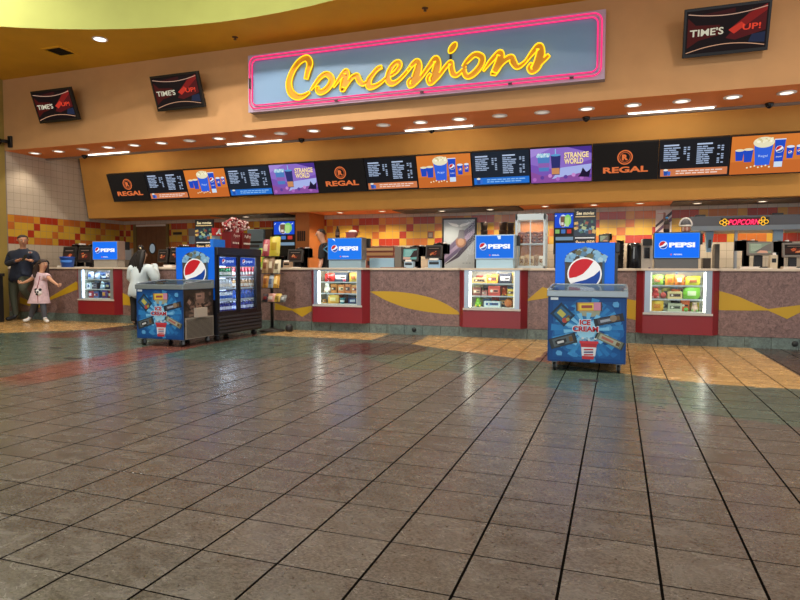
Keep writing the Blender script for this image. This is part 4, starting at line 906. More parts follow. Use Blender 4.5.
def fridge(x0, x1, y0, y1, label, full):
    zt = 1.40
    t = thing('drinks_fridge', label, 'fridge', ((x0+x1)/2, (y0+y1)/2, 0), 'drink fridges')
    B = mat('15151a', 0.35)
    mb = MB(); mb.box(x0, x1-0.05, y0, y0+0.03, 0.10, zt, B); mb.box(x0, x1-0.05, y1-0.03, y1, 0.10, zt, B); mb.box(x0, x0+0.04, y0+0.03, y1-0.03, 0.10, zt, B)
    mb.box(x0+0.04, x1-0.05, y0+0.03, y1-0.03, zt-0.05, zt, B); mb.box(x0+0.04, x1-0.05, y0+0.03, y1-0.03, 0.10, 0.42, B); mb.build('cabinet', t)
    mb = MB(); w = x1-0.05-x0
    pl = Plane(mb, (x0+0.005, y0, 0.62)); can_panel(pl, w-0.01, zt-0.62, PANM); mb.build('side_panel', t)
    mb = MB(); mb.box(x1-0.05, x1, y0, y1, zt-0.12, zt, B); mb.build('header', t, bevel=0.01)
    mb = MB(); mb.box(x1-0.05, x1-0.01, y0, y1, 0.10, 0.42, B)
    for k in range(5): mb.box(x1-0.01, x1+0.008, y0+0.02, y1-0.02, 0.13+0.055*k, 0.155+0.055*k, mat('34343a', 0.35))
    mb.build('lower_grille', t)
    mb = MB(); mb.box(x1-0.05, x1-0.02, y0, y0+0.02, 0.42, zt-0.12, B); mb.build('door_jamb', t); mb = MB(); mb.box(x1-0.05, x1-0.02, y1-0.165, y1, 0.42, zt-0.12, B); mb.build('door_jamb', t)
    for s in ((y0+0.1, x0+0.1), (y0+0.1, x1-0.1), (y1-0.1, x0+0.1), (y1-0.1, x1-0.1)):
        mb = MB(); mb.lathe([(0.01, -0.015), (0.048, -0.015), (0.048, 0.015), (0.01, 0.015)], (s[1], s[0], 0.048), mat('1a1a1c', 0.5), 12, axis='y'); mb.box(s[1]-0.03, s[1]+0.03, s[0]-0.02, s[0]+0.02, 0.08, 0.105, GREY); mb.build('caster', t)
    if not full: return t
    mb = MB(); mb.box(x0+0.04, x0+0.06, y0+0.03, y1-0.03, 0.42, zt-0.05, mat('dfe8f0', 0.5)); mb.box(x0+0.06, x1-0.06, y0+0.03, y1-0.03, 0.42, 0.43, mat('dfe8f0', 0.5)); mb.build('lining', t)
    yd = [(y0+0.02, (y0+y1)/2-0.055), ((y0+y1)/2-0.055, y1-0.165)]
    lf = {'a': 'left', 'b': 'right'}
    for d, (a, b) in enumerate(yd):
        mb = MB(); F = B; z0, z1 = 0.42, zt-0.12; xx = x1-0.03+0.012*d
        mb.box(xx, xx+0.03, a, a+0.02, z0, z1, F); mb.box(xx, xx+0.03, b-(0.05 if d == 0 else 0.02), b, z0, z1, F); mb.box(xx, xx+0.03, a+0.03, b-0.03, z0, z0+0.03, F); mb.box(xx, xx+0.03, a+0.03, b-0.03, z1-0.02, z1, F)
        door = mb.build('sliding_door', t)
        mb = MB(); mb.box(xx+0.012, xx+0.018, a+0.03, b-0.03, z0+0.03, z1-0.02, glass('f4f9ff', 0.03)); mb.build('door_glass', door)
        mb = MB(); pl = Plane(mb, (xx+0.008, a+0.03, z1-0.155), (0, 1, 0), (0, 0, 1), (1, 0, 0)); ww = b-a-0.06; pl.rect(0, 0, ww, 0.13, emi('1d48b4', 0.9), 0.001)
        pl.globe(ww*0.28, 0.065, 0.038, lambda h: emi(h, 1.0), 0.002); pl.text('pepsi', ww*0.42, 0.04, ww*0.4, 0.055, emi('cfe0ff', 1.0), 0.004, bold=0.02); mb.build('logo_band', door)
    mb = MB()
    for (a, b) in yd:
        for yy in (a+0.035,): mb.box(x1-0.075, x1-0.062, yy, yy+0.012, 0.45, zt-0.2, emi('dcecff', 9.0))
    mb.build('light_strip', t)
    lamp('fridge_lamp', 'AREA', ((x0+x1)/2+0.05, (y0+y1)/2-0.05, zt-0.07), FRI_E, (0.85, 0.93, 1), 0.35, (0, 0, 0), 1.0)
    levels = [0.43, 0.60, 0.78, 0.96]
    for z in levels[1:]:
        mb = MB()
        for k in range(9): mb.tube([(x0+0.08+k*0.055, y0+0.04, z-0.006), (x0+0.08+k*0.055, y1-0.10, z-0.006)], 0.003, mat('c8ccd0', 0.3, 0.5), 4)
        mb.box(x1-0.085, x1-0.08, y0+0.04, y1-0.04, z-0.012, z+0.015, mat('c8d4dc', 0.4)); mb.build('wire_shelf', t)
    SP = [['1f2f88', '20308c'], ['e8eef4', '30509c'], ['d8dce0', 'b08a5c'], ['1f6a3c', '9c2230']]
    CN = [['bottle with a blue label', 'dark blue bottle'], ['clear water bottle', 'blue capped bottle'], ['pale bottle', 'amber tea bottle'], ['green soda bottle', 'red capped soda bottle']]
    proto = {}
    for li, z in enumerate(levels):
        for d, (a, b) in enumerate(yd):
            n = 14; bb = b if d == 0 else y1-0.01
            for q in range(n):
                yy = a+0.06+(bb-a-0.11)*(q % 7)/6
                c = SP[li][d]; h = 0.145
                if (c,) not in proto:
                    mb = MB(); m = mat(c, 0.25); r0 = 0.029
                    mb.lathe([(r0*0.9, 0), (r0, 0.01), (r0, 0.085), (r0*0.85, 0.10), (0.013, 0.125), (0.013, 0.132)], (0, 0, 0), m, 10)
                    mb.lathe([(r0+0.0006, 0.03), (r0+0.0006, 0.075)], (0, 0, 0), mat(['dfe4f4', '3c6cc8', 'e8e0d0', 'e8e8e0'][li], 0.4), 10, caps=False); mb.lathe([(0.015, 0.130), (0.015, 0.145)], (0, 0, 0), mat(['e8e8f0', '2848a0', 'e0e0e0', 'c83030'][li], 0.4), 8)
                    o = mb.build('bottle'); proto[(c,)] = o
                else: o = proto[(c,)].copy(); COL.objects.link(o)
                o.location = (x1-0.125-0.075*(q//7), yy, z+0.0); side = ('left', 'right')[d]
                tag(o, '%s on the %s shelf behind the %s fridge door' % (CN[li][d], ['bottom', 'second lowest', 'second highest', 'top'][li], side), 'bottle', 'bottles on the %s shelf behind the %s fridge door' % (['bottom', 'second lowest', 'second highest', 'top'][li], side))
    return t
fridge(-6.27, -5.525, 7.63, 8.82, 'black drinks fridge with two lit glass sliding doors and blue side', True)
fridge(-0.70, 0.03, 7.58, 8.83, 'drinks fridge seen end-on as a blue can poster behind the right ice cream chest', False)
# ================================================================== SNACK RACK
RY = 9.30
def PX(px, Y, py=265): return aty(px, py, Y).x
def PZ(py, Y, px=400): return aty(px, py, Y).z
rx = PX(272, RY, 300)
t = thing('snack_rack', 'black wire snack rack between the drinks fridge and the counter', 'snack rack', (rx, RY, 0))
mb = MB(); mb.lathe([(0.02, 0.0), (0.22, 0.0), (0.22, 0.02), (0.05, 0.05), (0.03, 0.07)], (rx, RY, 0), BLK, 20); mb.build('base', t)
mb = MB(); mb.tube([(rx, RY, 0.05), (rx, RY, 1.62)], 0.028, BLK, 8); mb.build('pole', t)
SNK = [(0.52, 'lowest'), (0.76, 'second lowest'), (1.01, 'second highest'), (1.30, 'highest')]
for z, nm in SNK:
    mb = MB()
    for q in range(3): mb.tube([(rx-0.22, RY-0.02-q*0.09, z-0.005+q*0.0), (rx+0.24, RY-0.02-q*0.09, z-0.005)], 0.004, BLK, 4)
    for q in (-0.22, 0.0, 0.24): mb.tube([(rx+q, RY, z-0.005), (rx+q, RY-0.22, z-0.005), (rx+q, RY-0.22, z+0.05)], 0.004, BLK, 4)
    mb.build('wire_shelf', t)
BAGS = [(3, 262.5, 269.5, .26, 'a84450', 'd8b0a0', 'pink and red snack bag'), (3, 269.5, 279, .30, 'c8b43c', 'a88820', 'mustard yellow snack bag'),
        (2, 262, 268, .20, 'b89468', '7c4a30', 'tan pretzel snack bag'), (2, 268, 273.5, .22, '8a6a4c', 'd8c8a8', 'brown snack bag with pale panel'), (2, 273.5, 279.5, .18, 'd8cba8', '6a5a40', 'cream snack bag'),
        (1, 262.5, 268, .20, 'c88a38', '8a4c20', 'orange brown snack bag'), (1, 268, 273, .19, '9aa4b0', '5a6478', 'grey silver snack bag'), (1, 273, 278.5, .20, 'd09838', 'f0d080', 'amber snack bag'),
        (0, 262, 268, .12, '3c3440', '8c2c34', 'dark snack packet'), (0, 267, 274, .13, 'd89c8c', 'f0e0d0', 'salmon snack packet'), (0, 274, 280, .13, 'c8a848', '7c6420', 'gold snack packet'), (0, 279.5, 285, .11, '6c6c68', 'a0a098', 'grey snack packet at the rack edge')]
for lv, pa, pb, h, c, c2, words in BAGS:
    y = RY-0.14; a, b = PX(pa, y), PX(pb, y); z = SNK[lv][0]
    h *= (1.1, 1.15, 1.3, 1.1)[lv]; m_ = (a+b)/2; a, b = m_+(a-m_)*1.12, m_+(b-m_)*1.12
    mb = MB(); pillow(mb, a, b, y, z, z+h, 0.09, mat(c, 0.35), mat(c2, 0.35), 0.05); tag(mb.build('snack_bag'), '%s on the %s shelf of the black snack rack' % (words, SNK[lv][1]), 'snack bag', 'snack bags on the rack')
for q, (dx, lab) in enumerate(((0.06, 'dark round bin wheel'), (0.0, ''))):
    pass
mb = MB(); p = atz(284.5, 330.5); mb.lathe([(0.001, 0.0), (0.05, 0.0), (0.065, 0.03), (0.065, 0.09), (0.04, 0.12), (0.001, 0.12)], (rx+0.30, 9.36, 0), mat('171719', 0.5), 16); tag(mb.build('rubber_weight'), 'small dark round weight on the floor right of the snack rack foot', 'weight')

# ================================================================== THINGS ON THE LEFT FRIDGE
FT = 1.40; FX = -5.95
def FYp(px): return atx(px, 250, FX).y
y0 = 7.9
t = thing('popcorn_display', 'cluster of red popcorn bags with striped tops standing on the drinks fridge', 'popcorn display', (-5.85, 8.15, FT))
rr_ = random.Random(5); XB = -5.78
for j, (pa, pb) in enumerate(((226, 236), (237.5, 243), (240, 246.5))):
    ya, yb = atx(pa, 245, XB).y, atx(pb, 245, XB).y
    mb = MB(); zt = FT+0.26
    mb.frustum((XB, (ya+yb)/2, FT), 0.14, (yb-ya)*0.8, (XB, (ya+yb)/2, zt), 0.18, yb-ya, mat('7c181c', 0.45))
    pl = Plane(mb, (XB+0.083, ya+0.03, FT+0.05), (0, 1, 0), (0.08, 0, 0.997), (1, 0, 0)); L = (yb-ya)
    pl.text('Popcorn' if j == 0 else 'Pop', L*0.1, 0.12, L*0.6, 0.06, mat('f0e4d8', 0.5), 0.006, slant=0.2)
    for q in range(4): pl.disk(L*(0.12+0.17*q), 0.04, 0.016, mat('f4ecdc', 0.5), 0.006, 8)
    mb.build('popcorn_bag', t)
mb = MB()
for k in range(230):
    u = rr_.random(); px = 224+23*u; yy = atx(px, 235, XB).y; zz = FT+0.25+0.20*(0.45+0.55*math.sin(math.pi*(0.15+0.8*u)))*rr_.random()+0.02+0.05*u
    s = 0.013+0.009*rr_.random(); xx = XB-0.05+0.10*rr_.random(); mb.ball((xx, yy, zz), s, mat(['d8bcb4', 'a8282c', 'c08c88', '6c181c'][k % 4], 0.5), 4)
o = mb.build('striped_topping', t); o['kind'] = 'stuff'
for j in range(7):
    yy = atx(228+2.5*j, 240, XB).y; mb = MB(); mb.tube([(XB-0.03, yy, FT+0.2), (XB-0.02+0.02*(j % 3), yy+0.02*(j-3)*0.5, FT+0.40+0.03*(j % 2))], 0.03, mat(['b83034', 'e8d0c8', '98282c'][j % 3], 0.5), 6); mb.build('popcorn_cone', t)
t = thing('counter_sign', 'small red sign on grey stand with blue card on the drinks fridge', 'sign', (-5.9, 7.8, FT))
XS = -5.75
def yz(px, py): p = atx(px, py, XS); return p.y, p.z
(a, za), (b, zb) = yz(213, 248), yz(225, 240); mb = MB(); mb.box(XS-0.05, XS, a, b, FT, zb, mat('1f7ae8', 0.4)); mb.build('blue_card', t)
(a, _), (b, zc) = yz(215, 240), yz(220.5, 236); mb = MB(); mb.box(XS-0.06, XS-0.01, a, b, zb, zc, GREY); mb.build('stand', t)
(a, _), (b, zd) = yz(214.5, 236), yz(222, 228.5); mb = MB(); mb.box(XS-0.05, XS, a, b, zc, zd, mat('b01c1c', 0.4)); pl = Plane(mb, (XS, a, zc), (0, 1, 0), (0, 0, 1), (1, 0, 0)); w, h = b-a, zd-zc
pl.strip([(w*0.2, h*0.2), (w*0.45, h*0.45), (w*0.6, h*0.8), (w*0.75, h*0.75), (w*0.55, h*0.42), (w*0.85, h*0.25)], 0.03, mat('f0f0ec', 0.4), 0.003); mb.build('red_panel', t)

# ================================================================== PRICE POSTER STANDS ON THE COUNTER
def poster_stand(pa, pb, ytop, label, Y=9.95):
    a, b = PX(pa, Y, 225), PX(pb, Y, 225); zt = PZ(ytop, Y, (pa+pb)/2)
    t = thing('poster_stand', label, 'poster', ((a+b)/2, Y, CT), 'dark posters standing on the counter')
    mb = MB(); mb.box(a, b, Y, Y+0.03, CT+0.012, zt, mat('15161c', 0.4)); mb.build('board', t)
    mb = MB(); mb.box(a+0.02, b-0.02, Y-0.06, Y+0.14, CT, CT+0.012, mat('2a2a2c', 0.4)); mb.build('foot', t)
    mb = MB(); w, h = b-a, 0.62; pl = Plane(mb, (a, Y, zt-h)); Mx = lambda c: mat(c, 0.35); r = random.Random(9)
    pl.rect(0, h*0.33, w, h*0.76, Mx('16283c'), 0.001)
    for k in range(22):
        u, v = 0.08+0.84*r.random(), 0.40+0.32*r.random(); pl.rrect(u*w, v*h, w*(0.1+0.1*r.random()), h*(0.04+0.06*r.random()), r.random()*0.8-0.4, Mx(['5a8aa8', '3e6c5c', 'c8a860', '24405c', '8c4c3c', 'a8b888'][k % 6]), 0.0016+0.0001*k)
    pl.text('See movies', w*0.10, h*0.855, w*0.8, h*0.085, Mx('f0e4bc'), 0.005, bold=0.03, slant=0.15); pl.rect(w*0.06, h*0.80, w*0.96, h*0.825, Mx('d8c090'), 0.004)
    pl.rect(w*0.06, h*0.27, w*0.94, h*0.30, Mx('d8dce0'), 0.004); pl.text('Save $50', w*0.07, h*0.10, w*0.86, h*0.12, Mx('f0cf9a'), 0.005, bold=0.04, slant=0.1); pl.rect(w*0.06, h*0.045, w*0.94, h*0.06, Mx('b8bcc0'), 0.004)
    mb.build('printed_sheet', t)
poster_stand(195, 213, 219.5, 'dark movie offer poster behind the left drinks fridge', 10.0)
poster_stand(574, 596, 209, 'dark movie offer poster behind the right ice cream chest')

# ================================================================== CASH TERMINALS
def terminal(pa, pb, ya, yb, Y, label, scr='orange', turn=0.0, light=False, zb=CT, side=0.25):
    p, q = aty(pa, yb, Y), aty(pb, ya, Y); x0, x1, z0, z1 = p.x, q.x, p.z, q.z; xc = (x0+x1)/2; w, h = x1-x0, z1-z0
    t = thing('cash_terminal', label, 'cash register', (xc, Y, zb), 'cash terminals on the counter', rz=turn)
    F = mat('6e675f' if light else '2a2624', 0.4)
    R = Matrix.Rotation(math.radians(-14), 4, 'X')
    def LB(bx, m, mb): mb.box(*bx, m)
    mb = MB(); mb.box(-w*0.32, w*0.32, 0.02, 0.26, 0, 0.03, BLK); mb.box(-w*0.16, w*0.16, 0.10, 0.17, 0.03, z0-zb+h*0.35, mat('1c1c1e', 0.4)); mb.build('stand', t, bevel=0.004, local=True)
    Rm = Matrix.Translation((0, 0.0, z0-zb)) @ Matrix.Rotation(math.radians(-10), 4, 'X')
    mb = MB(); mb.box(-w/2, w/2, 0, 0.05, 0, h, F, Rm); mb.box(-w*0.36, w*0.36, 0.05, 0.10, h*0.15, h*0.8, BLK, Rm); mb.build('monitor', t, bevel=0.006, local=True)
    U = Vector((1, 0, 0)); V = (Rm.to_3x3() @ Vector((0, 0, 1))); N = (Rm.to_3x3() @ Vector((0, -1, 0))); E = lambda c: emi(c, 0.8)
    mb = MB(); pl = Plane(mb, Rm @ Vector((-w/2, 0, 0)), U, V, N)
    b = 0.028
    pl.rect(b, b, w-b, h-b, E('1f1814' if scr == 'orange' else ('76b0a4' if scr == 'teal' else '8f9a80')), 0.002)
    if scr == 'orange':
        pl.rect(b, b+0.02, w-b, h*0.6, E('3a2018'), 0.0025); r = random.Random(int(pa))
        for k in range(9): pl.rrect(w*(0.35+0.35*r.random()), h*(0.30+0.25*r.random()), w*0.16, h*0.09, r.random(), E(['c85a30', '8c3020', 'e09058', '5a2418'][k % 4]), 0.003+0.0002*k)
        pl.rect(w*0.2, h*0.72, w*0.8, h*0.76, E('8a7060'), 0.003)
    elif scr == 'teal':
        for k in range(5): pl.rect(w*0.2, h*(0.40+0.09*k), w*0.6, h*(0.43+0.09*k), E('b8dcd0'), 0.003)
        pl.poly([(w*0.48, h*0.25), (w-b, h*0.3), (w-b, h*0.8), (w*0.72, h*0.75)], E('3c2c2c'), 0.003); pl.poly([(b, b), (w*0.5, b), (w*0.55, h*0.28), (b, h*0.3)], E('e0b098'), 0.0035)
    else:
        for k in range(6): pl.rect(w*0.14, h*(0.30+0.09*k), w*0.55, h*(0.33+0.09*k), E('c8d0b0'), 0.003)
        pl.poly([(w*0.25, h*0.2), (w-b, h*0.3), (w-b, h*0.85), (w*0.75, h*0.75)], E('7a7068'), 0.0035); pl.poly([(w*0.35, b), (w*0.8, b), (w*0.75, h*0.30), (w*0.5, h*0.34)], E('e8a888'), 0.004)
    mb.build('screen', t, local=True)
    mb = MB(); mb.box(-w*0.42+side*w, w*0.42+side*w, 0.16, 0.32, z0-zb+h*0.35, z0-zb+h*1.08, BLK); mb.box(-w*0.12+side*w, w*0.12+side*w, 0.18, 0.3, 0.0, z0-zb+h*0.5, BLK)
    for q in range(4): mb.box(-w*0.3+side*w+q*w*0.16, -w*0.2+side*w+q*w*0.16, 0.15, 0.30, z0-zb+h*1.08, z0-zb+h*(1.12+0.05*(q % 2)), mat(['d8cfc4', '8c8076', 'c86c58', 'e8e0d8'][q], 0.6)); mb.build('cashier_screen', t, bevel=0.004, local=True)
    mb = MB(); r = random.Random(int(pa)+1)
    mb.box(-w*0.42, w*0.42, -0.10, 0.0, 0, 0.012, mat('d8d0c4', 0.6)); mb.build('paper_slips', t, local=True)
    return t
TERM = [(61.5, 74, 246, 263, 10.1, 'dark cash terminal behind the blue tub at far left', 'orange'), (77, 90, 246, 262, 10.0, 'black cash terminal turned away beside the leftmost blue display box', 'orange'),
        (157, 166.5, 249, 262, 10.0, 'cash terminal with red screen in front of the woman in white', 'orange'), (169, 178.5, 247, 262, 10.0, 'cash terminal left of the left blue can poster', 'orange'),
        (287, 302, 249, 262, 10.0, 'dark cash terminal with orange food picture left of the employee', 'orange'), (401.5, 418, 247, 261, 10.0, 'cash terminal with pale green screen in the middle of the counter', 'teal'),
        (425, 442, 244.5, 258.5, 10.0, 'cash terminal with orange picture beside the tall framed poster', 'orange')]
for a in TERM: terminal(*a)
terminal(747, 774, 241, 255, 9.95, 'grey framed cash terminal with pale screen below the popcorn sign', 'pale', 0, True, CT, -0.42)
terminal(782.5, 808, 242, 257, 9.95, 'grey framed cash terminal at the right edge of the picture', 'orange', 0, True, CT, -0.42)
def boxthing(name, label, cat, pa, pb, ya, yb, Y, d, c, z0=None, group=None, bevel=0.005, rough=0.45, draw=None):
    p, q = aty(pa, yb, Y), aty(pb, ya, Y); zb = p.z if z0 is None else z0
    t = thing(name, label, cat, ((p.x+q.x)/2, Y, zb), group)
    mb = MB(); mb.box(p.x, q.x, Y, Y+d, zb, q.z, mat(c, rough)); mb.build('body', t, bevel=bevel)
    if draw: draw(t, p.x, q.x, zb, q.z, Y)
    return t
def printer(t, x0, x1, z0, z1, Y):
    mb = MB(); mb.box(x0+0.02, x1-0.02, Y-0.004, Y+0.002, z0+(z1-z0)*0.45, z0+(z1-z0)*0.75, BLK); mb.build('paper_slot', t); mb = MB(); mb.box(x0+0.03, x1-0.03, Y-0.02, Y+0.02, z1-0.002, z1+0.03, mat('efe6dc', 0.6)); mb.build('receipt', t)
for a in [('small beige receipt printer on the counter below the popcorn sign', 770, 778, 255, 268, 9.86, 'c8b89c'), ('blue grey receipt printer under the pale green cash terminal', 404, 413, 261.5, 268, 9.86, '9fb8c8'), ('blue receipt printer under the terminal by the framed poster', 428, 440, 260, 268, 9.78, '8fb0cc'), ('tan receipt box left of the employee', 283, 290, 262, 268, 9.86, 'a08870')]:
    boxthing('receipt_printer', a[0], 'printer', a[1], a[2], a[3], a[4], a[5], 0.12, a[6], CT, 'receipt printers', draw=printer)
for i, (pa, pb, h, lab, c) in enumerate([(57, 63, 0.035, 'white paper pile left of the blue tub', 'e4ddd4'), (380, 404, 0.012, 'flat brown tray on the counter right of the second blue display box', '8a5a40'), (740, 760, 0.03, 'white paper pile on the counter at right', 'ddd2c4'), (783, 797, 0.03, 'white paper pile at the right end of the counter', 'd8ccbc'), (163, 172, 0.05, 'crumpled white paper in front of the red cash screens', 'e8dcd0')]):
    y = 9.75; a, b = PX(pa, y), PX(pb, y); mb = MB()
    for k in range(4): mb.box(a+0.01*(k % 2), b-0.012*((k+1) % 2), y, y+0.16, CT+h*k/4, CT+h*(k+1)/4-0.0005, mat(c, 0.6))
    tag(mb.build('paper_stack'), lab, 'paper')
# blue popcorn tub at far left
xa, xb = PX(62, 9.80), PX(73, 9.80); xc = (xa+xb)/2; t = thing('popcorn_tub', 'bright blue popcorn tub on the counter behind the girl', 'tub', (xc, 9.80, CT))
mb = MB(); r = (xb-xa)/2; mb.lathe([(r*0.75, 0), (r*0.95, 0.20), (r, 0.20), (r, 0.215), (r*0.9, 0.215), (r*0.72, 0.01)], (xc, 9.80, CT), mat('1d5cc8', 0.35), 20); mb.build('tub', t)
mb = MB(); mb.lathe([(r*0.85, 0.10), (r*0.90, 0.15)], (xc, 9.797, CT), mat('4a86e0', 0.35), 20, caps=False); mb.build('printed_band', t)

# ================================================================== BACK OF THE STAND
CB = 0.93
pq0, pq1 = aty(297, 262, 12.3).x-0.01, aty(310.5, 217, 12.3).x+0.01; HX0 = PX(689, 11.55)
for a, b, lab in ((-8.6, pq0-0.01, 'low brown back counter left of the orange pillar'), (pq1+0.01, HX0-0.03, 'low brown back counter between orange pillar and popcorn station')):
    bc = thing('back_counter', lab, 'counter', ((a+b)/2, 12.65, 0), 'back counters')
    mb = MB(); mb.box(a, b, 12.3, 12.985, 0.1, 0.89, mat('6e5a50', 0.5)); mb.build('cabinet', bc); mb = MB(); mb.box(a, b, 12.26, 12.985, 0.89, CB, mat('b8aea4', 0.4)); mb.build('worktop', bc)
    mb = MB(); mb.box(a, b, 12.36, 12.985, 0.0, 0.1, GREYD); mb.build('kick', bc)
# door with round window
xa, xb = PX(134, 12.96, 240), PX(168.5, 12.96, 240); zt = PZ(224.5, 12.96, 150)
do = bpy.data.objects.new('door_1', None); COL.objects.link(do); do.location = (xa, 12.96, 0); do['kind'] = 'structure'; do['label'] = 'brown planked service door with oval window'
FRM = mat('6e5a30', 0.5); WOOD = mat('6a4428', 0.5, noise=0.15, scale=6)
mb = MB(); mb.box(xa, xa+0.10, 12.93, 12.995, 0, zt, FRM); mb.box(xb-0.06, xb, 12.93, 12.995, 0, zt, FRM); mb.box(xa+0.1, xb-0.06, 12.93, 12.995, zt-0.05, zt, mat('cfc4b4', 0.4)); mb.build('door_frame', do)
mb = MB(); n = 6; a, b = xa+0.1, xb-0.06
for k in range(n): mb.box(a+(b-a)*k/n+0.003, a+(b-a)*(k+1)/n-0.003, 12.95, 12.992, 0.01, zt-0.05, WOOD)
mb.build('door_panel', do)
pc = aty(152.5, 248.5, 12.95); mb = MB(); pl = Plane(mb, (pc.x, 12.95, pc.z)); pl.disk(0, 0, 0.115, mat('1c1814', 0.4), 0.004, 24, 0.15); pl.disk(0, 0, 0.085, emi('a8b4bc', 0.5), 0.007, 24, 0.12); mb.build('door_window', do)
# wall papers and plaques
def sheet(name, pa, pb, ya, yb, Y, c, label, cat, th=0.008, fr=None):
    p, q = aty(pa, yb, Y), aty(pb, ya, Y); t = MB(); t.box(p.x, q.x, Y, 12.997, p.z, q.z, mat(c, 0.5))
    if fr: Plane(t, (p.x, Y, p.z)).rect((q.x-p.x)*0.12, (q.z-p.z)*0.15, (q.x-p.x)*0.88, (q.z-p.z)*0.85, mat(fr, 0.5), 0.002)
    return tag(t.build(name), label, cat)
sheet('wall_plaque', 173, 181.5, 232, 234.8, 12.985, '1c1614', 'small dark plaque on yellow tiles right of the service door', 'plaque')
sheet('wall_notice', 188.5, 195, 228.5, 236, 12.985, '8a8886', 'grey notice on the tiles left of the dark poster', 'notice')
sheet('wall_notice', 189, 194.5, 236, 244, 12.985, '9fb8cc', 'pale blue notice under the grey one left of the dark poster', 'notice')
sheet('wall_notice', 123.5, 131, 249.5, 260, 12.985, 'c4ccd4', 'white paper sheet on the wall left of the service door', 'notice')
sheet('wall_switch', 428, 433, 232, 238, 12.975, '5a4a44', 'dark switch plate on yellow tiles above the orange picture terminal', 'switch', fr='8a7a70')
# frozen drink machines with picture screens
def drinks_machine(pa, pb, ya, yb, Y, label):
    p, q = aty(pa, yb, Y), aty(pb, ya, Y); x0, x1, z0, z1 = p.x, q.x, p.z, q.z; w, h = x1-x0, z1-z0
    t = thing('drinks_machine', label, 'drinks machine', ((x0+x1)/2, Y, CB), 'drink machines with picture screens')
    mb = MB(); mb.box(x0, x1, Y, Y+0.5, CB+0.45, z1, BLK); mb.box(x0, x1, Y+0.2, Y+0.5, CB, CB+0.45, mat('3c4448', 0.4)); mb.box(x0, x1, Y-0.05, Y+0.2, CB, CB+0.05, mat('8c98a0', 0.3, 0.6)); mb.build('cabinet', t, bevel=0.008)
    mb = MB(); pl = Plane(mb, (x0, Y, z0)); E = lambda c: emi(c, 0.9)
    pl.rect(w*0.05, h*0.46, w*0.93, h*0.97, E('1a4fd8'), 0.002); pl.disk(w*0.45, h*0.70, w*0.19, E('dfe8f4'), 0.003, 16, h*0.22); pl.disk(w*0.66, h*0.72, w*0.17, E('8fd86c'), 0.0035, 16, h*0.2)
    cup(pl, w*0.42, h*0.50, w*0.22, h*0.36, E('7a5a48'), 0.004); cup(pl, w*0.64, h*0.50, w*0.2, h*0.32, E('b8e08c'), 0.0045); pl.rect(w*0.36, h*0.55, w*0.47, h*0.65, E('e8dcd0'), 0.005)
    for u in (0.1, 0.84): pl.rrect(w*u, h*0.88, w*0.08, h*0.03, 0.6, E('e0f0ff'), 0.004)
    for u, c in ((0.18, '8cbc6c'), (0.46, '4a78c0'), (0.74, 'c83c34')): pl.rect(w*(u-0.1), h*0.26, w*(u+0.1), h*0.40, E(c), 0.002)
    pl.rect(w*0.1, h*0.02, w*0.93, h*0.14, E('7c98b0'), 0.002); mb.build('screen', t)
    for u in (0.25, 0.5, 0.75):
        mb = MB(); mb.box(x0+w*u-0.02, x0+w*u+0.02, Y+0.02, Y+0.2, CB+0.36, CB+0.45, BLKG); mb.build('nozzle', t)
drinks_machine(273, 296, 220.5, 246, 12.38, 'black drinks machine with blue picture screen left of the employee')
drinks_machine(553.5, 575, 212, 241, 12.38, 'black drinks machine with blue picture screen behind the right can poster')
# orange pier with louvred vent
p, q = aty(297, 262, 12.3), aty(310.5, 217, 12.3); mb = MB(); mb.box(p.x, q.x, 12.24, 12.99, 0, ZK, mat('b4682c', 0.6, noise=0.05, scale=3)); struct(mb.build('pillar'))
t = thing('wall_vent', 'dark slotted vent on the orange pillar left of the employee', 'vent', ((p.x+q.x)/2, 12.24, 1.6))
for k in range(4):
    a, b = aty(297.6+2.1*k, 241, 12.24), aty(298.9+2.1*k, 231, 12.24); mb = MB(); mb.box(a.x, b.x, 12.225, 12.24, a.z, b.z, mat('2c160c', 0.6)); mb.build('slot', t)
# grey and blue grey machine behind the fridge
boxthing('ice_machine', 'blue grey metal machine behind the drinks fridge', 'machine', 247.5, 263, 229, 262, 12.35, 0.55, '7e929c', CB, draw=lambda t, x0, x1, z0, z1, Y: [MB().box(x0+0.02, x1-0.02, Y-0.01, Y, z0+(z1-z0)*0.70, z0+(z1-z0)*0.74, BLK).build('handle', t), MB().box(x0+0.03, x1-0.10, Y-0.02, Y, z1-0.42, z1-0.36, GREYD).build('door_gap', t)] and None)
boxthing('storage_cabinet', 'dark brown cabinet between blue grey machine and drinks machine', 'cabinet', 265.2, 272, 229, 262, 12.4, 0.5, '4a3018', CB)
for i, (pa, pb, c, c2, w) in enumerate([(247, 252, '2c3a78', '8c2c3c', 'navy snack bag'), (252, 256, '7c2440', 'c8b8b8', 'wine red snack bag'), (256, 259.5, 'c8b8a0', 'a02c2c', 'cream and red snack bag'), (258.5, 264, '8cae3c', 'd8a030', 'green and orange snack bag')]):
    y = 9.9; mb = MB(); pillow(mb, PX(pa, y), PX(pb, y), y, CT, CT+0.30+0.02*i, 0.09, mat(c, 0.4), mat(c2, 0.4), 0.02); tag(mb.build('snack_bag'), w+' standing on the counter behind the drinks fridge', 'snack bag', 'snack bags on the counter')
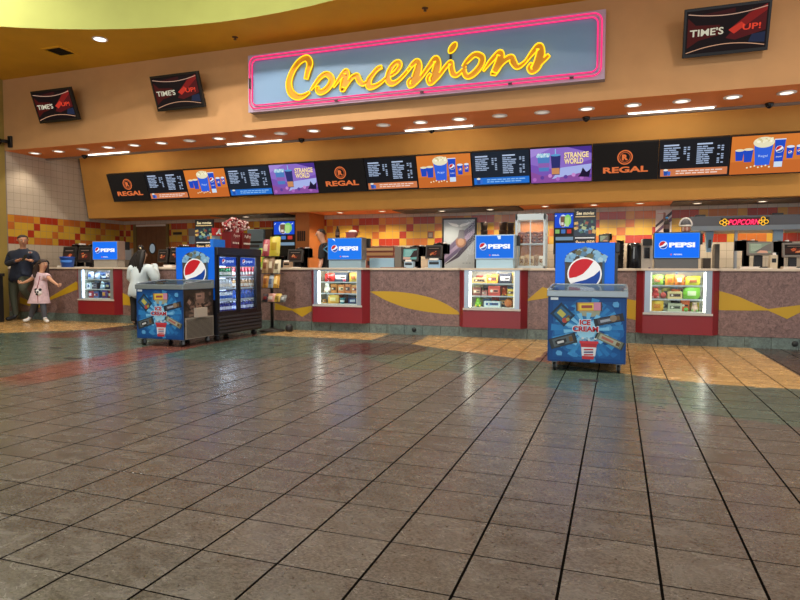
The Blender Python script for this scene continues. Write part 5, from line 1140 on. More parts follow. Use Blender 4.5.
# heated rack, blue pan and grey panel
def hotrack(t, x0, x1, z0, z1, Y):
    for k in range(3): MB().box(x0+0.02, x1-0.02, Y-0.012, Y, z0+0.30+(z1-z0-0.3)*(0.12+0.3*k), z0+0.33+(z1-z0-0.3)*(0.22+0.3*k), emi(['c87c48', 'e0a068', 'f0b880'][k], 0.45)).build('heated_shelf', t)
    MB().box(x0+0.04, x0+0.24, Y-0.015, Y, z0+0.24, z0+0.33, BLK).build('control_panel', t)
boxthing('food_warmer', 'warm lit food warmer behind the second blue display box', 'warmer', 366, 394, 246, 262, 12.35, 0.5, '8c4a3c', CB, draw=hotrack)
boxthing('steam_pan', 'pale blue metal pan on the counter beside the second blue display box', 'pan', 369.5, 394, 258, 267, 10.05, 0.3, '8fb0c4', CT, rough=0.3)
boxthing('splash_panel', 'grey upright panel left of the pale green cash terminal', 'panel', 394.5, 401.5, 246.5, 267, 10.05, 0.22, '6c645a', CT)
# framed poster
p, q = aty(442, 272, 12.95), aty(476.5, 217.5, 12.95); t = thing('framed_poster', 'tall black framed grey blue poster with white wing emblem on the tiled wall', 'poster', ((p.x+q.x)/2, 12.95, p.z))
x0, x1, z0, z1 = p.x, q.x, p.z, q.z; mb = MB(); mb.box(x0, x1, 12.95, 12.996, z0, z1, mat('101012', 0.4)); mb.build('frame', t)
mb = MB(); pl = Plane(mb, (x0+0.035, 12.95, z0+0.035)); w, h = x1-x0-0.07, z1-z0-0.07; Mx = lambda c: mat(c, 0.35, noise=0.0)
pl.rect(0, 0, w, h, Mx('a6b0b8'), 0.002)
pl.poly([(0, h*0.12), (0, h*0.38), (w, h*0.98), (w, h*0.62)], Mx('5c5270'), 0.003); pl.poly([(0, h*0.20), (0, h*0.27), (w, h*0.84), (w, h*0.72)], Mx('8c7f9c'), 0.0035); pl.poly([(0, h*0.10), (w*0.4, h*0.30), (w, h*0.74), (w, h*0.60), (w*0.5, h*0.26)], Mx('3c3444'), 0.0036)
pl.disk(w*0.56, h*0.56, w*0.17, Mx('8c6450'), 0.004, 20, h*0.11); pl.disk(w*0.56, h*0.56, w*0.11, Mx('b08a6c'), 0.0045, 20, h*0.07); pl.poly([(w*0.45, h*0.62), (w*0.68, h*0.62), (w*0.66, h*0.80), (w*0.5, h*0.80)], Mx('6a6a74'), 0.0042)
for s in (-1, 1): pl.poly([(w*0.5, h*0.875), (w*0.5+s*w*0.08, h*0.915), (w*0.5+s*w*0.38, h*0.95), (w*0.5+s*w*0.28, h*0.90), (w*0.5+s*w*0.2, h*0.875), (w*0.5+s*w*0.06, h*0.855)], Mx('eef2f4'), 0.005)
for k in range(3): pl.rect(w*(0.62+0.1*k), h*0.14, w*(0.68+0.1*k), h*0.15, Mx('5a5e66'), 0.005)
mb.build('print', t)
mb = MB(); mb.box(x0+0.036, x1-0.036, 12.935, 12.938, z0+0.036, z1-0.036, glass('ffffff', 0.012)); mb.build('glazing', t)
# stacks of cups
def cupstack(px, ya, yb, Y, r, c, label, n=7, zb=None):
    p, q = aty(px, yb, Y), aty(px, ya, Y); zb = p.z if zb is None else zb; h = q.z-zb; t = thing('cup_stack', label, 'cups', (p.x, Y, zb), 'cup stacks')
    for k in range(n):
        a, b = h*k/n, h*(k+1)/n; MB().lathe([(r*0.82, a), (r, b*0.98), (r*1.06, b-0.003), (r*1.06, b)], (p.x, Y, zb), mat(c, 0.35), 14).build('cup', t)
cupstack(484, 222.5, 238, 12.6, 0.075, '2e2622', 'tall dark cup stack on the back counter right of the framed poster', 7, CB)
cupstack(503, 222.5, 238, 12.6, 0.09, '3a2820', 'dark brown cup stack behind the third blue display box, left one', 7, CB)
cupstack(510.5, 223, 238, 12.42, 0.07, '30221c', 'dark brown cup stack behind the third blue display box, right one', 7, CB)
cupstack(620, 240.5, 262, 12.4, 0.07, '161618', 'tall black cup tube right of the right can poster', 8, CB)
# pretzel cabinet
p, q = aty(515, 267, 10.0), aty(546, 213.5, 10.0); x0, x1, z1 = p.x, q.x, q.z; Y = 9.98; D = 0.34
t = thing('food_display_cabinet', 'white framed glass cabinet with pretzels above and popcorn bags below', 'display cabinet', ((x0+x1)/2, Y, CT)); WF = mat('b8c4c8', 0.35)
mb = MB()
for xx in (x0, x1-0.035):
    for yy in (Y, Y+D-0.035): mb.box(xx, xx+0.035, yy, yy+0.035, CT, z1, WF)
mb.box(x0, x1, Y, Y+D, z1-0.10, z1, WF); mb.box(x0, x1, Y, Y+D, CT, CT+0.04, WF); mb.build('frame', t, bevel=0.004)
zm = CT+(z1-CT)*0.46
mb = MB(); mb.box(x0+0.03, x1-0.03, Y+0.03, Y+D-0.02, zm-0.02, zm, WF); mb.build('shelf', t)
mb = MB(); mb.box(x0+0.03, x1-0.03, Y+D-0.02, Y+D-0.01, CT+0.04, z1-0.1, mat('c88048', 0.6)); mb.build('back_panel', t)
mb = MB(); mb.box(x0+0.035, x1-0.035, Y+0.01, Y+0.014, CT+0.04, z1-0.1, glass('f8fafa', 0.015)); mb.build('front_glass', t)
mb = MB(); mb.box((x0+x1)/2-0.008, (x0+x1)/2+0.008, Y+0.004, Y+0.02, CT+0.04, z1-0.1, WF); mb.build('door_edge', t)
lamp('cabinet_lamp', 'AREA', ((x0+x1)/2, Y+0.15, z1-0.11), 2.0, (1, 0.8, 0.55), 0.3, (0, 0, 0), 0.15)
for k in range(8):
    row = k//4; xx = x0+0.08+(x1-x0-0.16)*(k % 4)/3; mb = MB(); c = (xx, Y+0.15+0.02*row, zm+0.045+0.09*row)
    mb.tube([(c[0]+0.045*math.cos(a)+0.012*math.sin(2*a), c[1]+0.012*math.sin(3*a), c[2]+0.04*math.sin(a)) for a in [2*math.pi*q/16 for q in range(16)]], 0.022, mat(['5a2418', '6e3020', '4a1c14'][k % 3], 0.4), 6, closed=True); mb.tube([(c[0]-0.03, c[1], c[2]+0.02), (c[0], c[1]-0.01, c[2]-0.02), (c[0]+0.03, c[1], c[2]+0.02)], 0.013, mat('6e3020', 0.4), 6)
    tag(mb.build('pretzel'), 'brown pretzel in the %s row on the upper shelf of the glass cabinet' % ['front', 'top'][row], 'pretzel', 'pretzels, %s row' % ['front', 'top'][row])
for k in range(5):
    xx = x0+0.05+(x1-x0-0.1)*k/5; mb = MB(); pillow(mb, xx, xx+0.09, Y+0.14, CT+0.04, CT+0.20+0.02*(k % 2), 0.07, mat(['c8a878', 'b89058', 'd8bc90', 'a88460', 'd8d0c0'][k], 0.5), mat('8c6438', 0.5)); tag(mb.build('popcorn_bag'), '%s popcorn bag on the lower shelf of the glass cabinet' % ['leftmost', 'second', 'middle', 'fourth', 'rightmost pale'][k], 'popcorn bag', 'popcorn bags in the glass cabinet')
# small terminal and urn etc. right of the can poster
terminal(598.5, 610, 234, 243, 12.4, 'small dark terminal above the right edge of the right can poster', 'pale', 0, False, CB)
p = aty(633.5, 268, 12.5); t = thing('coffee_urn', 'black coffee urn on the back counter right of the cup tube', 'coffee urn', (p.x, 12.5, CB)); zu = aty(633, 243, 12.5).z-CB
MB().lathe([(0.12, 0), (0.13, 0.02), (0.13, zu*0.9), (0.11, zu), (0.03, zu+0.0)], (p.x, 12.5, CB), mat('17171a', 0.2), 20).build('tank', t); MB().box(p.x-0.012, p.x+0.012, 12.5-0.14, 12.5-0.128, CB+zu*0.55, CB+zu*0.88, mat('9aa4ac', 0.3)).build('sight_glass', t); MB().box(p.x-0.02, p.x+0.02, 12.5-0.19, 12.5-0.12, CB+0.12, CB+0.17, BLK).build('tap', t)
def brewer(t, x0, x1, z0, z1, Y):
    MB().box(x0+0.02, x1-0.02, Y-0.12, Y, z1-0.12, z1, BLK).build('brew_head', t); MB().box(x0+0.05, x1-0.05, Y-0.02, Y, z1-0.36, z1-0.16, BLKG).build('control_panel', t)
boxthing('coffee_brewer', 'white and black coffee brewer left of the rightmost blue display box', 'coffee maker', 641, 653, 239, 268, 12.45, 0.4, 'c8c0b4', CB, draw=brewer)
mb = MB(); p = aty(649.5, 266, 12.33); mb.lathe([(0.035, 0), (0.04, 0.10), (0.02, 0.16), (0.02, 0.2)], (p.x, 12.33, CB), mat('4a2c5c', 0.3), 12); tag(mb.build('syrup_bottle'), 'purple syrup bottle in front of the coffee brewer', 'bottle')
# film poster above the rightmost topper
p, q = aty(655, 250, 12.96), aty(672, 209.5, 12.96); mb = MB(); mb.box(p.x, q.x, 12.96, 12.996, p.z, q.z, mat('cfc6c0', 0.4)); pl = Plane(mb, (p.x, 12.96, p.z)); w, h = q.x-p.x, q.z-p.z
pl.poly([(0, h*0.55), (0, h*0.62), (w, h*0.97), (w, h*0.88)], mat('3a2c34', 0.4), 0.002); pl.poly([(w*0.45, h*0.72), (w*0.62, h*0.74), (w*0.62, h*0.92), (w*0.48, h*0.94)], mat('8c5c4c', 0.4), 0.003); pl.poly([(0, h*0.38), (0, h*0.46), (w, h*0.82), (w, h*0.72)], mat('5a3c5c', 0.4), 0.002)
pl.rect(w*0.1, h*0.9, w*0.5, h*0.91, mat('c04438', 0.4), 0.003)
tag(mb.build('wall_poster'), 'pale wall poster with dark diagonal strokes above the rightmost blue display box', 'poster')
# bottles and tubs standing on the toppers
def soda(px, yb, Y, h, c, cap, label, zb):
    p = aty(px, yb, Y); t = thing('soda_bottle', label, 'bottle', (p.x, Y, zb)); r = h*0.19
    MB().lathe([(r*0.9, 0), (r, 0.01), (r, h*0.55), (r*0.8, h*0.68), (r*0.35, h*0.86), (r*0.35, h*0.92)], (p.x, Y, zb), mat(c, 0.2), 14).build('bottle', t); MB().lathe([(r*0.45, h*0.90), (r*0.45, h)], (p.x, Y, zb), mat(cap, 0.4), 10).build('cap', t); MB().lathe([(r+0.001, h*0.22), (r+0.001, h*0.5)], (p.x, Y, zb), mat('5a4038', 0.4), 14, caps=False).build('paper_label', t)
TT = [aty(0.5*(a+b), ya, YF-0.06).z+0.012 for a, b, ya, yb in TP]
soda(337.5, 238, YF+0.06, 0.20, '2a1814', '1c1416', 'dark cola bottle on top of the second blue display box', TT[1])
soda(666.5, 232, YF+0.06, 0.22, '221612', '4aa0e0', 'dark bottle with blue cap on top of the rightmost blue display box', TT[3])
p, q = aty(346.5, 238, YF+0.08), aty(357, 231, YF+0.08); t = thing('snack_tray', 'white and red paper snack tray on the second blue display box', 'tray', ((p.x+q.x)/2, YF+0.08, TT[1]))
MB().frustum(((p.x+q.x)/2, YF+0.08, TT[1]), (q.x-p.x)*0.7, 0.08, ((p.x+q.x)/2, YF+0.08, TT[1]+0.09), (q.x-p.x), 0.11, mat('8c4440', 0.5)).build('tray', t); MB().ball(((p.x+q.x)/2+0.02, YF+0.08, TT[1]+0.10), 0.045, mat('e8dcd0', 0.6), 8, (1.8, 1, 0.7)).build('paper_lid', t)
p, q = aty(679, 232.5, YF+0.05), aty(692.5, 218, YF+0.05); xc = (p.x+q.x)/2; rr0 = (q.x-p.x)/2; hh = q.z-TT[3]; t = thing('popcorn_bucket', 'pink popcorn bucket with white rimmed grey dome lid on the rightmost blue display box', 'popcorn bucket', (xc, YF+0.06, TT[3]))
MB().lathe([(rr0*0.62, 0), (rr0*0.72, hh*0.40)], (xc, YF+0.06, TT[3]), mat('b87864', 0.4), 18).build('bucket', t); MB().lathe([(rr0*0.9, hh*0.38), (rr0, hh*0.40), (rr0, hh*0.48), (rr0*0.9, hh*0.5)], (xc, YF+0.06, TT[3]), mat('e4dcd0', 0.4), 18).build('rim', t)
MB().lathe([(rr0*0.86*math.cos(a), hh*0.48+hh*0.48*math.sin(a)) for a in (0, .3, .6, .9, 1.2, 1.5)], (xc, YF+0.06, TT[3]), mat('4c4c50', 0.3), 18).build('dome_lid', t)
MB().tube([(xc+rr0*0.94*math.cos(a), YF+0.06-rr0*0.1, TT[3]+hh*0.46+hh*0.54*math.sin(a)) for a in [math.pi*k/12 for k in range(13)]], 0.012, mat('e8e0d4', 0.4), 6).build('handle', t)
for k in range(2): MB().box(xc-rr0*0.5+k*rr0*0.6, xc-rr0*0.4+k*rr0*0.6, YF+0.06-rr0*0.75, YF+0.06-rr0*0.66, TT[3]+0.01, TT[3]+hh*0.36, mat('e8d8c8', 0.4)).build('stripe', t)
p = aty(362.5, 240, YF+0.1)
# popcorn stand at right
HY = 11.55
p, q = aty(689, 230, HY), aty(860, 216, HY); t = thing('popcorn_stand', 'grey popcorn station with long hood, posts and red neon POPCORN sign', 'popcorn machine', (p.x+1.2, HY, 0)); HG = mat('505054', 0.4, 0.2)
x0, x1, z0, z1 = p.x, XR, p.z, aty(740, 215.5, HY).z
mb = MB(); mb.box(x0, x1, HY, HY+0.9, z0+0.06, z1, HG); mb.build('hood', t, bevel=0.008)
mb = MB(); mb.box(x0+0.03, x1, HY-0.04, HY+0.9, z0-0.02, z0+0.06, mat('727a80', 0.35, 0.3)); mb.build('hood_lip', t)
mb = MB(); mb.box(x0+0.1, x1, HY, HY+0.9, 0.0, 0.90, mat('5c5a5a', 0.4)); mb.build('base_cabinet', t)
for px in (735.5, 777.5):
    w = 0.022 if px < 760 else 0.07; xx = PX(px, HY); mb = MB(); mb.box(xx-w, xx+w, HY+0.02, HY+0.08, 0.90, z0-0.02, mat('8c9298' if px < 760 else '6f8494', 0.4)); mb.build('post', t)
pc0, pc1 = aty(720.5, 227, HY-0.03), aty(769.5, 217, HY-0.03); mb = MB(); mb.box(pc0.x, pc1.x, HY-0.03, HY, pc0.z, pc1.z, mat('100c0c', 0.5)); sb = mb.build('neon_panel', t)
mb = MB(); w, h = pc1.x-pc0.x, pc1.z-pc0.z; pl = Plane(mb, (pc0.x, HY-0.03, pc0.z)); pl.rect(w*0.14, h*0.12, w*0.80, h*0.88, emi('7c0c24', 0.8), 0.002); pl.text('POPCORN', w*0.16, h*0.20, w*0.62, h*0.6, emi('ff3060', 2.2), 0.012, bold=0.01, slant=0.25); mb.build('neon_letters', sb)
for u, fl in ((0.08, 1), (0.87, -1)):
    mb = MB()
    for k, (a, b, r) in enumerate(((-0.045, 0.0, 0.03), (0.0, 0.03, 0.028), (0.0, -0.03, 0.028), (0.04, 0.0, 0.025))):
        if fl < 0 and k == 1: b += 0.02
        mb.tube([(pc0.x+w*u+fl*a+r*math.cos(2*math.pi*q/12), HY-0.05, pc0.z+h*0.5+b+r*math.sin(2*math.pi*q/12)) for q in range(12)], 0.006, emi('ffc030', 1.3), 5, closed=True)
    mb.build('neon_kernel', sb)
for i, px in enumerate((700.5, 778)):
    p = aty(px, 215, HY+0.1); mb = MB(); mb.box(p.x-0.08, p.x+0.08, HY+0.1, HY+0.25, z1, z1+0.035, BLK); tag(mb.build('hood_clip'), ['black clip on the popcorn hood left of the neon sign', 'black clip on the popcorn hood right of the neon sign'][i], 'clip')
p, q = aty(705, 252, HY+0.2), aty(714, 231, HY+0.2); xc = (p.x+q.x)/2; t = thing('slush_dispenser', 'pale blue tapered dispenser hanging under the popcorn hood', 'dispenser', (xc, HY+0.25, z0-0.02)); zt_ = z0-0.02; hh = zt_-p.z
MB().frustum((xc, HY+0.3, p.z), (q.x-p.x)*0.5, 0.10, (xc, HY+0.3, zt_), (q.x-p.x), 0.2, mat('9fc0d8', 0.3)).build('hopper', t); MB().box(xc-0.015, xc+0.03, HY+0.19, HY+0.25, p.z+hh*0.2, p.z+hh*0.6, BLK).build('scoop_slot', t)
boxthing('wall_shelf_unit', 'dark metal utensil rack right of the pale blue dispenser', 'rack', 714.5, 720, 244, 262, 12.1, 0.30, '6a6258', 0.90)
boxthing('popcorn_scale', 'small dark tray on the popcorn station beside the rightmost blue display box', 'tray', 703, 711, 258, 268, 11.75, 0.25, '3c322c', 0.90)
# black bin at the far left edge
mb = MB(); t = thing('waste_bin', 'black waste bin at the left edge beside the man in navy', 'bin', (-11.95, 8.85, 0)); MB().box(-12.3, -11.62, 8.5, 9.0, 0.0, 0.92, mat('101012', 0.45)).build('body', t, bevel=0.01); MB().box(-12.32, -11.60, 8.48, 9.02, 0.92, 0.98, mat('1a1a1c', 0.4)).build('lid', t, bevel=0.008); MB().box(-11.62, -11.615, 8.6, 8.9, 0.66, 0.84, mat('050506', 0.6)).build('flap', t)
# kitchen ceiling grilles and downlights
for i, (pa, pb) in enumerate(((219, 288), (398, 520), (672, 830))):
    a, b = aty(pa, 214, 12.4).x, aty(pb, 206, 12.4).x
    mb = MB(); mb.box(a, b, 12.05, 12.9, ZK-0.03, ZK, mat('4c443c', 0.5)); t = tag(mb.build('ceiling_grille'), ['dark ceiling grille above the drinks fridge', 'dark ceiling grille above the framed poster', 'dark ceiling grille above the popcorn station'][i], 'ceiling grille')
for i, (px, py) in enumerate(((246, 218), (300, 215), (340, 214), (382, 213), (442, 211.5), (490, 210), (545, 208), (594, 205), (640, 203.5), (697, 203), (762, 202))):
    y = 12.42; x = aty(px, py, y).x; zc = ZK-(0.03 if i in (0, 4, 5, 9, 10) else 0); t = thing('recessed_downlight', 'small downlight in the low kitchen ceiling, '+['above the drinks fridge', 'left of the employee', 'above the employee', 'above the food warmer', 'left of the framed poster', 'right of the framed poster', 'above the pretzel cabinet', 'above the right dark poster', 'left of the pale wall poster', 'above the popcorn hood left end', 'above the popcorn sign'][i], 'ceiling light', (x, y, zc), 'kitchen downlights')
    MB().lathe([(0.06, -0.01), (0.08, -0.008), (0.08, 0), (0.06, 0)], (x, y, zc), WHT, 16, caps=False).build('trim_ring', t); MB().lathe([(0.06, -0.007), (0.06, 0)], (x, y, zc), emi('ffe8c8', 2.5), 16).build('lens', t)
    lamp('kitchen_lamp', 'SPOT', (x, y, zc-0.02), KIT_E, (1, 0.84, 0.62), 0.06, spot=140)
# ================================================================== PEOPLE
def skin(name, V, Ed, mats, parent, roots, sub=2, islands=()):
    """one surface grown over a skeleton: V {joint: (x, y, z, r)}, Ed pairs; islands are extra open chains (fingers, nose) rooted inside"""
    names = list(V); ix = {k: i for i, k in enumerate(names)}
    verts = [V[k][:3] for k in names]; rad = [V[k][3:] for k in names]; edges = [(ix[a], ix[b]) for a, b in Ed]; rts = [ix[r] for r in roots]
    for ch in islands:
        o = len(verts); rts.append(o)
        for q in ch: verts.append(q[:3]); rad.append(q[3:])
        edges += [(o+i, o+i+1) for i in range(len(ch)-1)]
    L = parent.location
    me = bpy.data.meshes.new(name); me.from_pydata([tuple(Vector(v)-L) for v in verts], edges, []); me.update()
    o = bpy.data.objects.new(name, me); COL.objects.link(o); o.parent = parent
    m = o.modifiers.new('skin', 'SKIN'); m.use_smooth_shade = True; m.branch_smoothing = 0.4
    if not me.skin_vertices: me.skin_vertices.new(name='')
    for i, r in enumerate(rad):
        sv = me.skin_vertices[0].data[i]; sv.radius = (r[0], r[1] if len(r) > 1 else r[0]); sv.use_root = i in rts
    s = o.modifiers.new('sub', 'SUBSURF'); s.levels = sub; s.render_levels = sub
    me.materials.append(mats); return o
def lerp(a, b, t): return tuple(a[i]+(b[i]-a[i])*t for i in range(3))
def fingers(wr, tip, nrm, s=1.0, curl=0.35):
    """five finger chains fanning from the palm: wr wrist, tip direction point, nrm palm normal"""
    w, d, n = Vector(wr), (Vector(tip)-Vector(wr)).normalized(), Vector(nrm).normalized(); side = d.cross(n).normalized(); out = []
    for k, (o, l) in enumerate(((-0.030, .062), (-0.010, .076), (0.010, .080), (0.030, .070))):
        b = w+d*0.055*s+side*o*s; p1 = b+d*0.045*s; p2 = p1+(d*math.cos(curl)+n*math.sin(curl))*l*0.45*s; p3 = p2+(d*math.cos(2*curl)+n*math.sin(2*curl))*l*0.4*s
        out.append([tuple(b)+(0.010*s,), tuple(p1)+(0.0095*s,), tuple(p2)+(0.0085*s,), tuple(p3)+(0.007*s,)])
    b = w+d*0.02*s-side*0.02*s; p1 = b-side*0.03*s+d*0.03*s+n*0.01; p2 = p1+d*0.03*s+n*0.015*s
    out.append([tuple(b)+(0.012*s,), tuple(p1)+(0.011*s,), tuple(p2)+(0.009*s,)]); return out
def person(name, label, J, skinc, sh, tr, shoe, face, s=1.0, stout=1.0, sleeve=True, shirt_name='shirt', trouser_name='trousers', hairm=None, hs=1.0, bald=False, hairline=0.03, thick=0.0, loose=0.024):
    t = thing(name, label, 'person', (J['pelvis'][0], J['pelvis'][1], 0))
    F = Vector(face).normalized(); hd = Vector(J['head']); nk = J['neck']; k = s
    up = (hd-Vector(nk)).normalized(); sd = F.cross(up).normalized(); F2 = up.cross(sd).normalized() if up.cross(sd).dot(F) > 0 else -up.cross(sd).normalized()
    V = {'pelvis': J['pelvis']+(0.125*k*stout, 0.10*k*stout), 'belly': lerp(J['pelvis'], J['chest'], 0.45)+(0.13*k*stout, 0.105*k*stout), 'chest': J['chest']+(0.135*k*stout, 0.10*k*stout),
         'neckbase': lerp(J['chest'], nk, 0.75)+(0.075*k,), 'neck': nk+(0.052*k,), 'jaw': tuple(hd-up*0.055*k*hs+F2*0.015*k)+(0.062*k*hs,), 'head': tuple(hd+up*0.01*k*hs)+(0.086*k*hs,), 'crown': tuple(hd+up*0.075*k*hs)+(0.064*k*hs,)}
    Ed = [('pelvis', 'belly'), ('belly', 'chest'), ('chest', 'neckbase'), ('neckbase', 'neck'), ('neck', 'jaw'), ('jaw', 'head'), ('head', 'crown')]
    isl = []
    for q in ('L', 'R'):
        V['sh'+q] = J['sh'+q]+(0.062*k,); V['el'+q] = J['el'+q]+(0.043*k,); V['wr'+q] = J['wr'+q]+(0.028*k,); d = Vector(J['hd'+q])-Vector(J['wr'+q]); d.normalize()
        V['pm'+q] = tuple(Vector(J['wr'+q])+d*0.07*k)+(0.036*k, 0.020*k)
        V['hp'+q] = J['hp'+q]+(0.095*k*stout,); V['kn'+q] = J['kn'+q]+(0.058*k,); V['an'+q] = J['an'+q]+(0.040*k,); V['to'+q] = J['to'+q]+(0.034*k,)
        Ed += [('neckbase' if False else 'chest', 'sh'+q), ('sh'+q, 'el'+q), ('el'+q, 'wr'+q), ('wr'+q, 'pm'+q), ('pelvis', 'hp'+q), ('hp'+q, 'kn'+q), ('kn'+q, 'an'+q), ('an'+q, 'to'+q)]
        isl += fingers(J['wr'+q], J['hd'+q], J.get('pn'+q, (0, 0, -1)), k)
    isl.append([tuple(hd+F2*0.072*k*hs+up*0.02*k)+(0.010*k,), tuple(hd+F2*0.098*k*hs-up*0.002*k)+(0.014*k,), tuple(hd+F2*0.086*k*hs-up*0.012*k)+(0.010*k,)])   # nose
    for e in (-1, 1): isl.append([tuple(hd+sd*e*0.075*k*hs+up*0.02*k)+(0.014*k, 0.008*k), tuple(hd+sd*e*0.087*k*hs-up*0.002*k)+(0.016*k, 0.008*k), tuple(hd+sd*e*0.078*k*hs-up*0.03*k)+(0.010*k, 0.007*k)])   # ears
    sk = mat(skinc, 0.5); tmp = skin('body', V, Ed, sk, t, ['pelvis'], 2, isl)
    dg = bpy.context.evaluated_depsgraph_get(); dg.update(); ev = tmp.evaluated_get(dg); em = ev.to_mesh()
    bv = [Vector(q.co) for q in em.vertices]; bn = [Vector(q.normal) for q in em.vertices]; bf = [tuple(p.vertices) for p in em.polygons]; ev.to_mesh_clear(); bpy.data.objects.remove(tmp)
    mb = MB(); mb.add(bv, bf, sk, True); mb.build('body', t, local=True)
    Lc = t.location; BON = []
    for (a, b) in Ed: BON.append((a, b, Vector(V[a][:3])-Lc, Vector(V[b][:3])-Lc, V[a][3], V[b][3]))
    for ch in isl[:10]: BON.append(('finger', 'finger', Vector(ch[0][:3])-Lc, Vector(ch[-1][:3])-Lc, 0.01, 0.01))
    def bone(p):
        best = None
        for (a, b, A, B, ra, rb) in BON:
            d = B-A; u = max(0.0, min(1.0, (p-A).dot(d)/d.length_squared)); q = (p-A-d*u).length-(ra+(rb-ra)*u)
            if best is None or q < best[0]: best = (q, a, b, u)
        return best
    FI = []
    for f in bf:
        c = Vector((0, 0, 0))
        for q in f: c += bv[q]
        c /= len(f); FI.append((c,)+bone(c)[1:])
    def garment(nm, pred, off, m):
        fs = [f for f, inf in zip(bf, FI) if pred(*inf)]
        use = sorted({q for f in fs for q in f}); ix = {q: n for n, q in enumerate(use)}
        mb = MB(); mb.add([bv[q]+bn[q]*off for q in use], [tuple(ix[q] for q in f) for f in fs], m, True); o = mb.build(nm, t, local=True)
        so = o.modifiers.new('thick', 'SOLIDIFY'); so.thickness = min(0.02, off*0.9); so.offset = -1; return o
    # face: eyes, brows, mouth
    for e in (-1, 1):
        c = hd+F2*0.074*k*hs+sd*e*0.032*k*hs+up*0.018*k*hs; mb = MB(); mb.ball(c, 0.010*k, mat('c8c0ba', 0.3), 6); mb.ball(c+F2*0.007*k, 0.007*k, mat('1c1410', 0.3), 6); mb.build('eye', t)
        mb = MB(); mb.tube([c+up*0.022*k-sd*0.014*k, c+up*0.026*k+F2*0.004*k, c+up*0.021*k+sd*0.014*k], 0.004*k, mat('2a1c14', 0.6), 5); mb.build('eyebrow', t)
    c = hd+F2*0.078*k*hs-up*0.042*k*hs; mb = MB(); mb.tube([c-sd*0.022*k-F2*0.006*k, c, c+sd*0.022*k-F2*0.006*k], 0.005*k, mat('9a5048', 0.5), 5); mb.build('mouth', t)
    # clothes: the body's own surface pushed outwards, so that they follow it and end at neckline, cuffs and hems
    def is_shirt(c, a, b, u):
        if (a, b) in (('pelvis', 'belly'), ('belly', 'chest')): return True
        if (a, b) == ('chest', 'neckbase'): return u < 0.95
        if a == 'neckbase': return u < 0.1
        if a == 'chest': return True
        if a == 'pelvis': return (c+Lc).z > J['pelvis'][2]-0.10*k
        if sleeve is True: return a[:2] in ('sh',) or (a[:2] == 'el' and u < 0.9)
        return a[:2] == 'sh' and u < (sleeve or 0.2)
    def is_trs(c, a, b, u):
        if a == 'pelvis' and b[:2] == 'hp': return True
        if (a, b) == ('pelvis', 'belly'): return u < 0.6
        return a[:2] == 'hp' or (a[:2] == 'kn' and u < 0.93)
    garment(trouser_name, is_trs, 0.016*k, tr); garment(shirt_name, is_shirt, loose*k, sh)
    Hl = hd-Lc
    def is_hair(c, a, b, u):
        if b not in ('jaw', 'head', 'crown') and a != 'neck': return False
        d = c-Hl; h, f, q = d.dot(up)/k/hs, d.dot(F2)/k/hs, abs(d.dot(sd))/k/hs
        if bald and h > 0.075 and f > -0.05: return False
        return h > hairline+0.95*f and h > -0.085
    if hairm: garment('hair', is_hair, 0.013*k if not thick else thick*k, hairm)
    for q in ('L', 'R'):
        a, b = Vector(J['an'+q]), Vector(J['to'+q]); d = (b-a); d.z = 0; d = d.normalized() if d.length > 1e-6 else F
        heel = a-d*0.04*k; zb = min(a.z, b.z)-0.034*k
        skin('shoe', {'top': tuple(a+Vector((0, 0, 0.05*k)))+(0.052*k,), 'ankle': tuple(a-Vector((0, 0, 0.01*k)))+(0.052*k,), 'ball': tuple(b-d*0.05*k)+(0.054*k, 0.046*k), 'toe': tuple(b+d*0.035*k)+(0.046*k, 0.040*k)}, [('top', 'ankle'), ('ankle', 'ball'), ('ball', 'toe')], shoe, t, ['ankle'])
    return t, hd, F2, up, sd
def pt(px, py, Y): p = aty(px, py, Y); return (p.x, p.y, p.z)
DK = mat('100b0a', 0.6)
# ---- the man in navy, leaning back, looking down at his phone
Y = 9.36
J = {'pelvis': pt(21, 276, Y), 'chest': pt(23, 257.5, Y-0.02), 'neck': pt(23, 247.2, Y-0.03), 'head': pt(22.7, 239.6, Y-0.08),
     'shL': pt(11.5, 253.5, Y), 'elL': pt(7.5, 264, Y-0.02), 'wrL': pt(17.5, 260.5, Y-0.30), 'hdL': pt(23, 259.5, Y-0.34), 'pnL': (0, 0, 1),
     'shR': pt(34.5, 253.5, Y), 'elR': pt(38, 264, Y-0.02), 'wrR': pt(31.5, 260.5, Y-0.30), 'hdR': pt(25, 259.5, Y-0.34), 'pnR': (0, 0, 1)}
P0 = J['pelvis']
J.update({'hpL': pt(14.5, 279, Y), 'knL': (P0[0]-0.19, Y-0.03, 0.50), 'anL': (P0[0]-0.16, Y-0.01, 0.085), 'toL': (P0[0]-0.17, Y-0.20, 0.045),
          'hpR': pt(27, 278, Y), 'knR': (P0[0]+0.27, Y-0.20, 0.66), 'anR': (P0[0]+0.22, Y+0.15, 0.30), 'toR': (P0[0]+0.22, Y+0.05, 0.17)})
t, hd, F2, up, sd = person('person', 'stout man in navy sweater and olive trousers leaning and looking at phone', J, 'c08a6c', mat('1c2436', 0.8), mat('3f4234', 0.8), mat('15171c', 0.5), (0.85, -0.5, -0.38), 1.0, 1.45, True, 'sweater', hairm=mat('2e221c', 0.7), hs=1.18, bald=True, hairline=0.02)
mb = MB(); pl = Plane(mb, pt(30, 252.5, Y-0.245)); pl.rect(-0.05, -0.015, 0.06, 0.02, mat('b0a8a4', 0.6), 0); pl.rect(-0.02, -0.01, 0.03, 0.01, mat('a8403c', 0.6), 0.002); mb.build('chest_emblem', t)
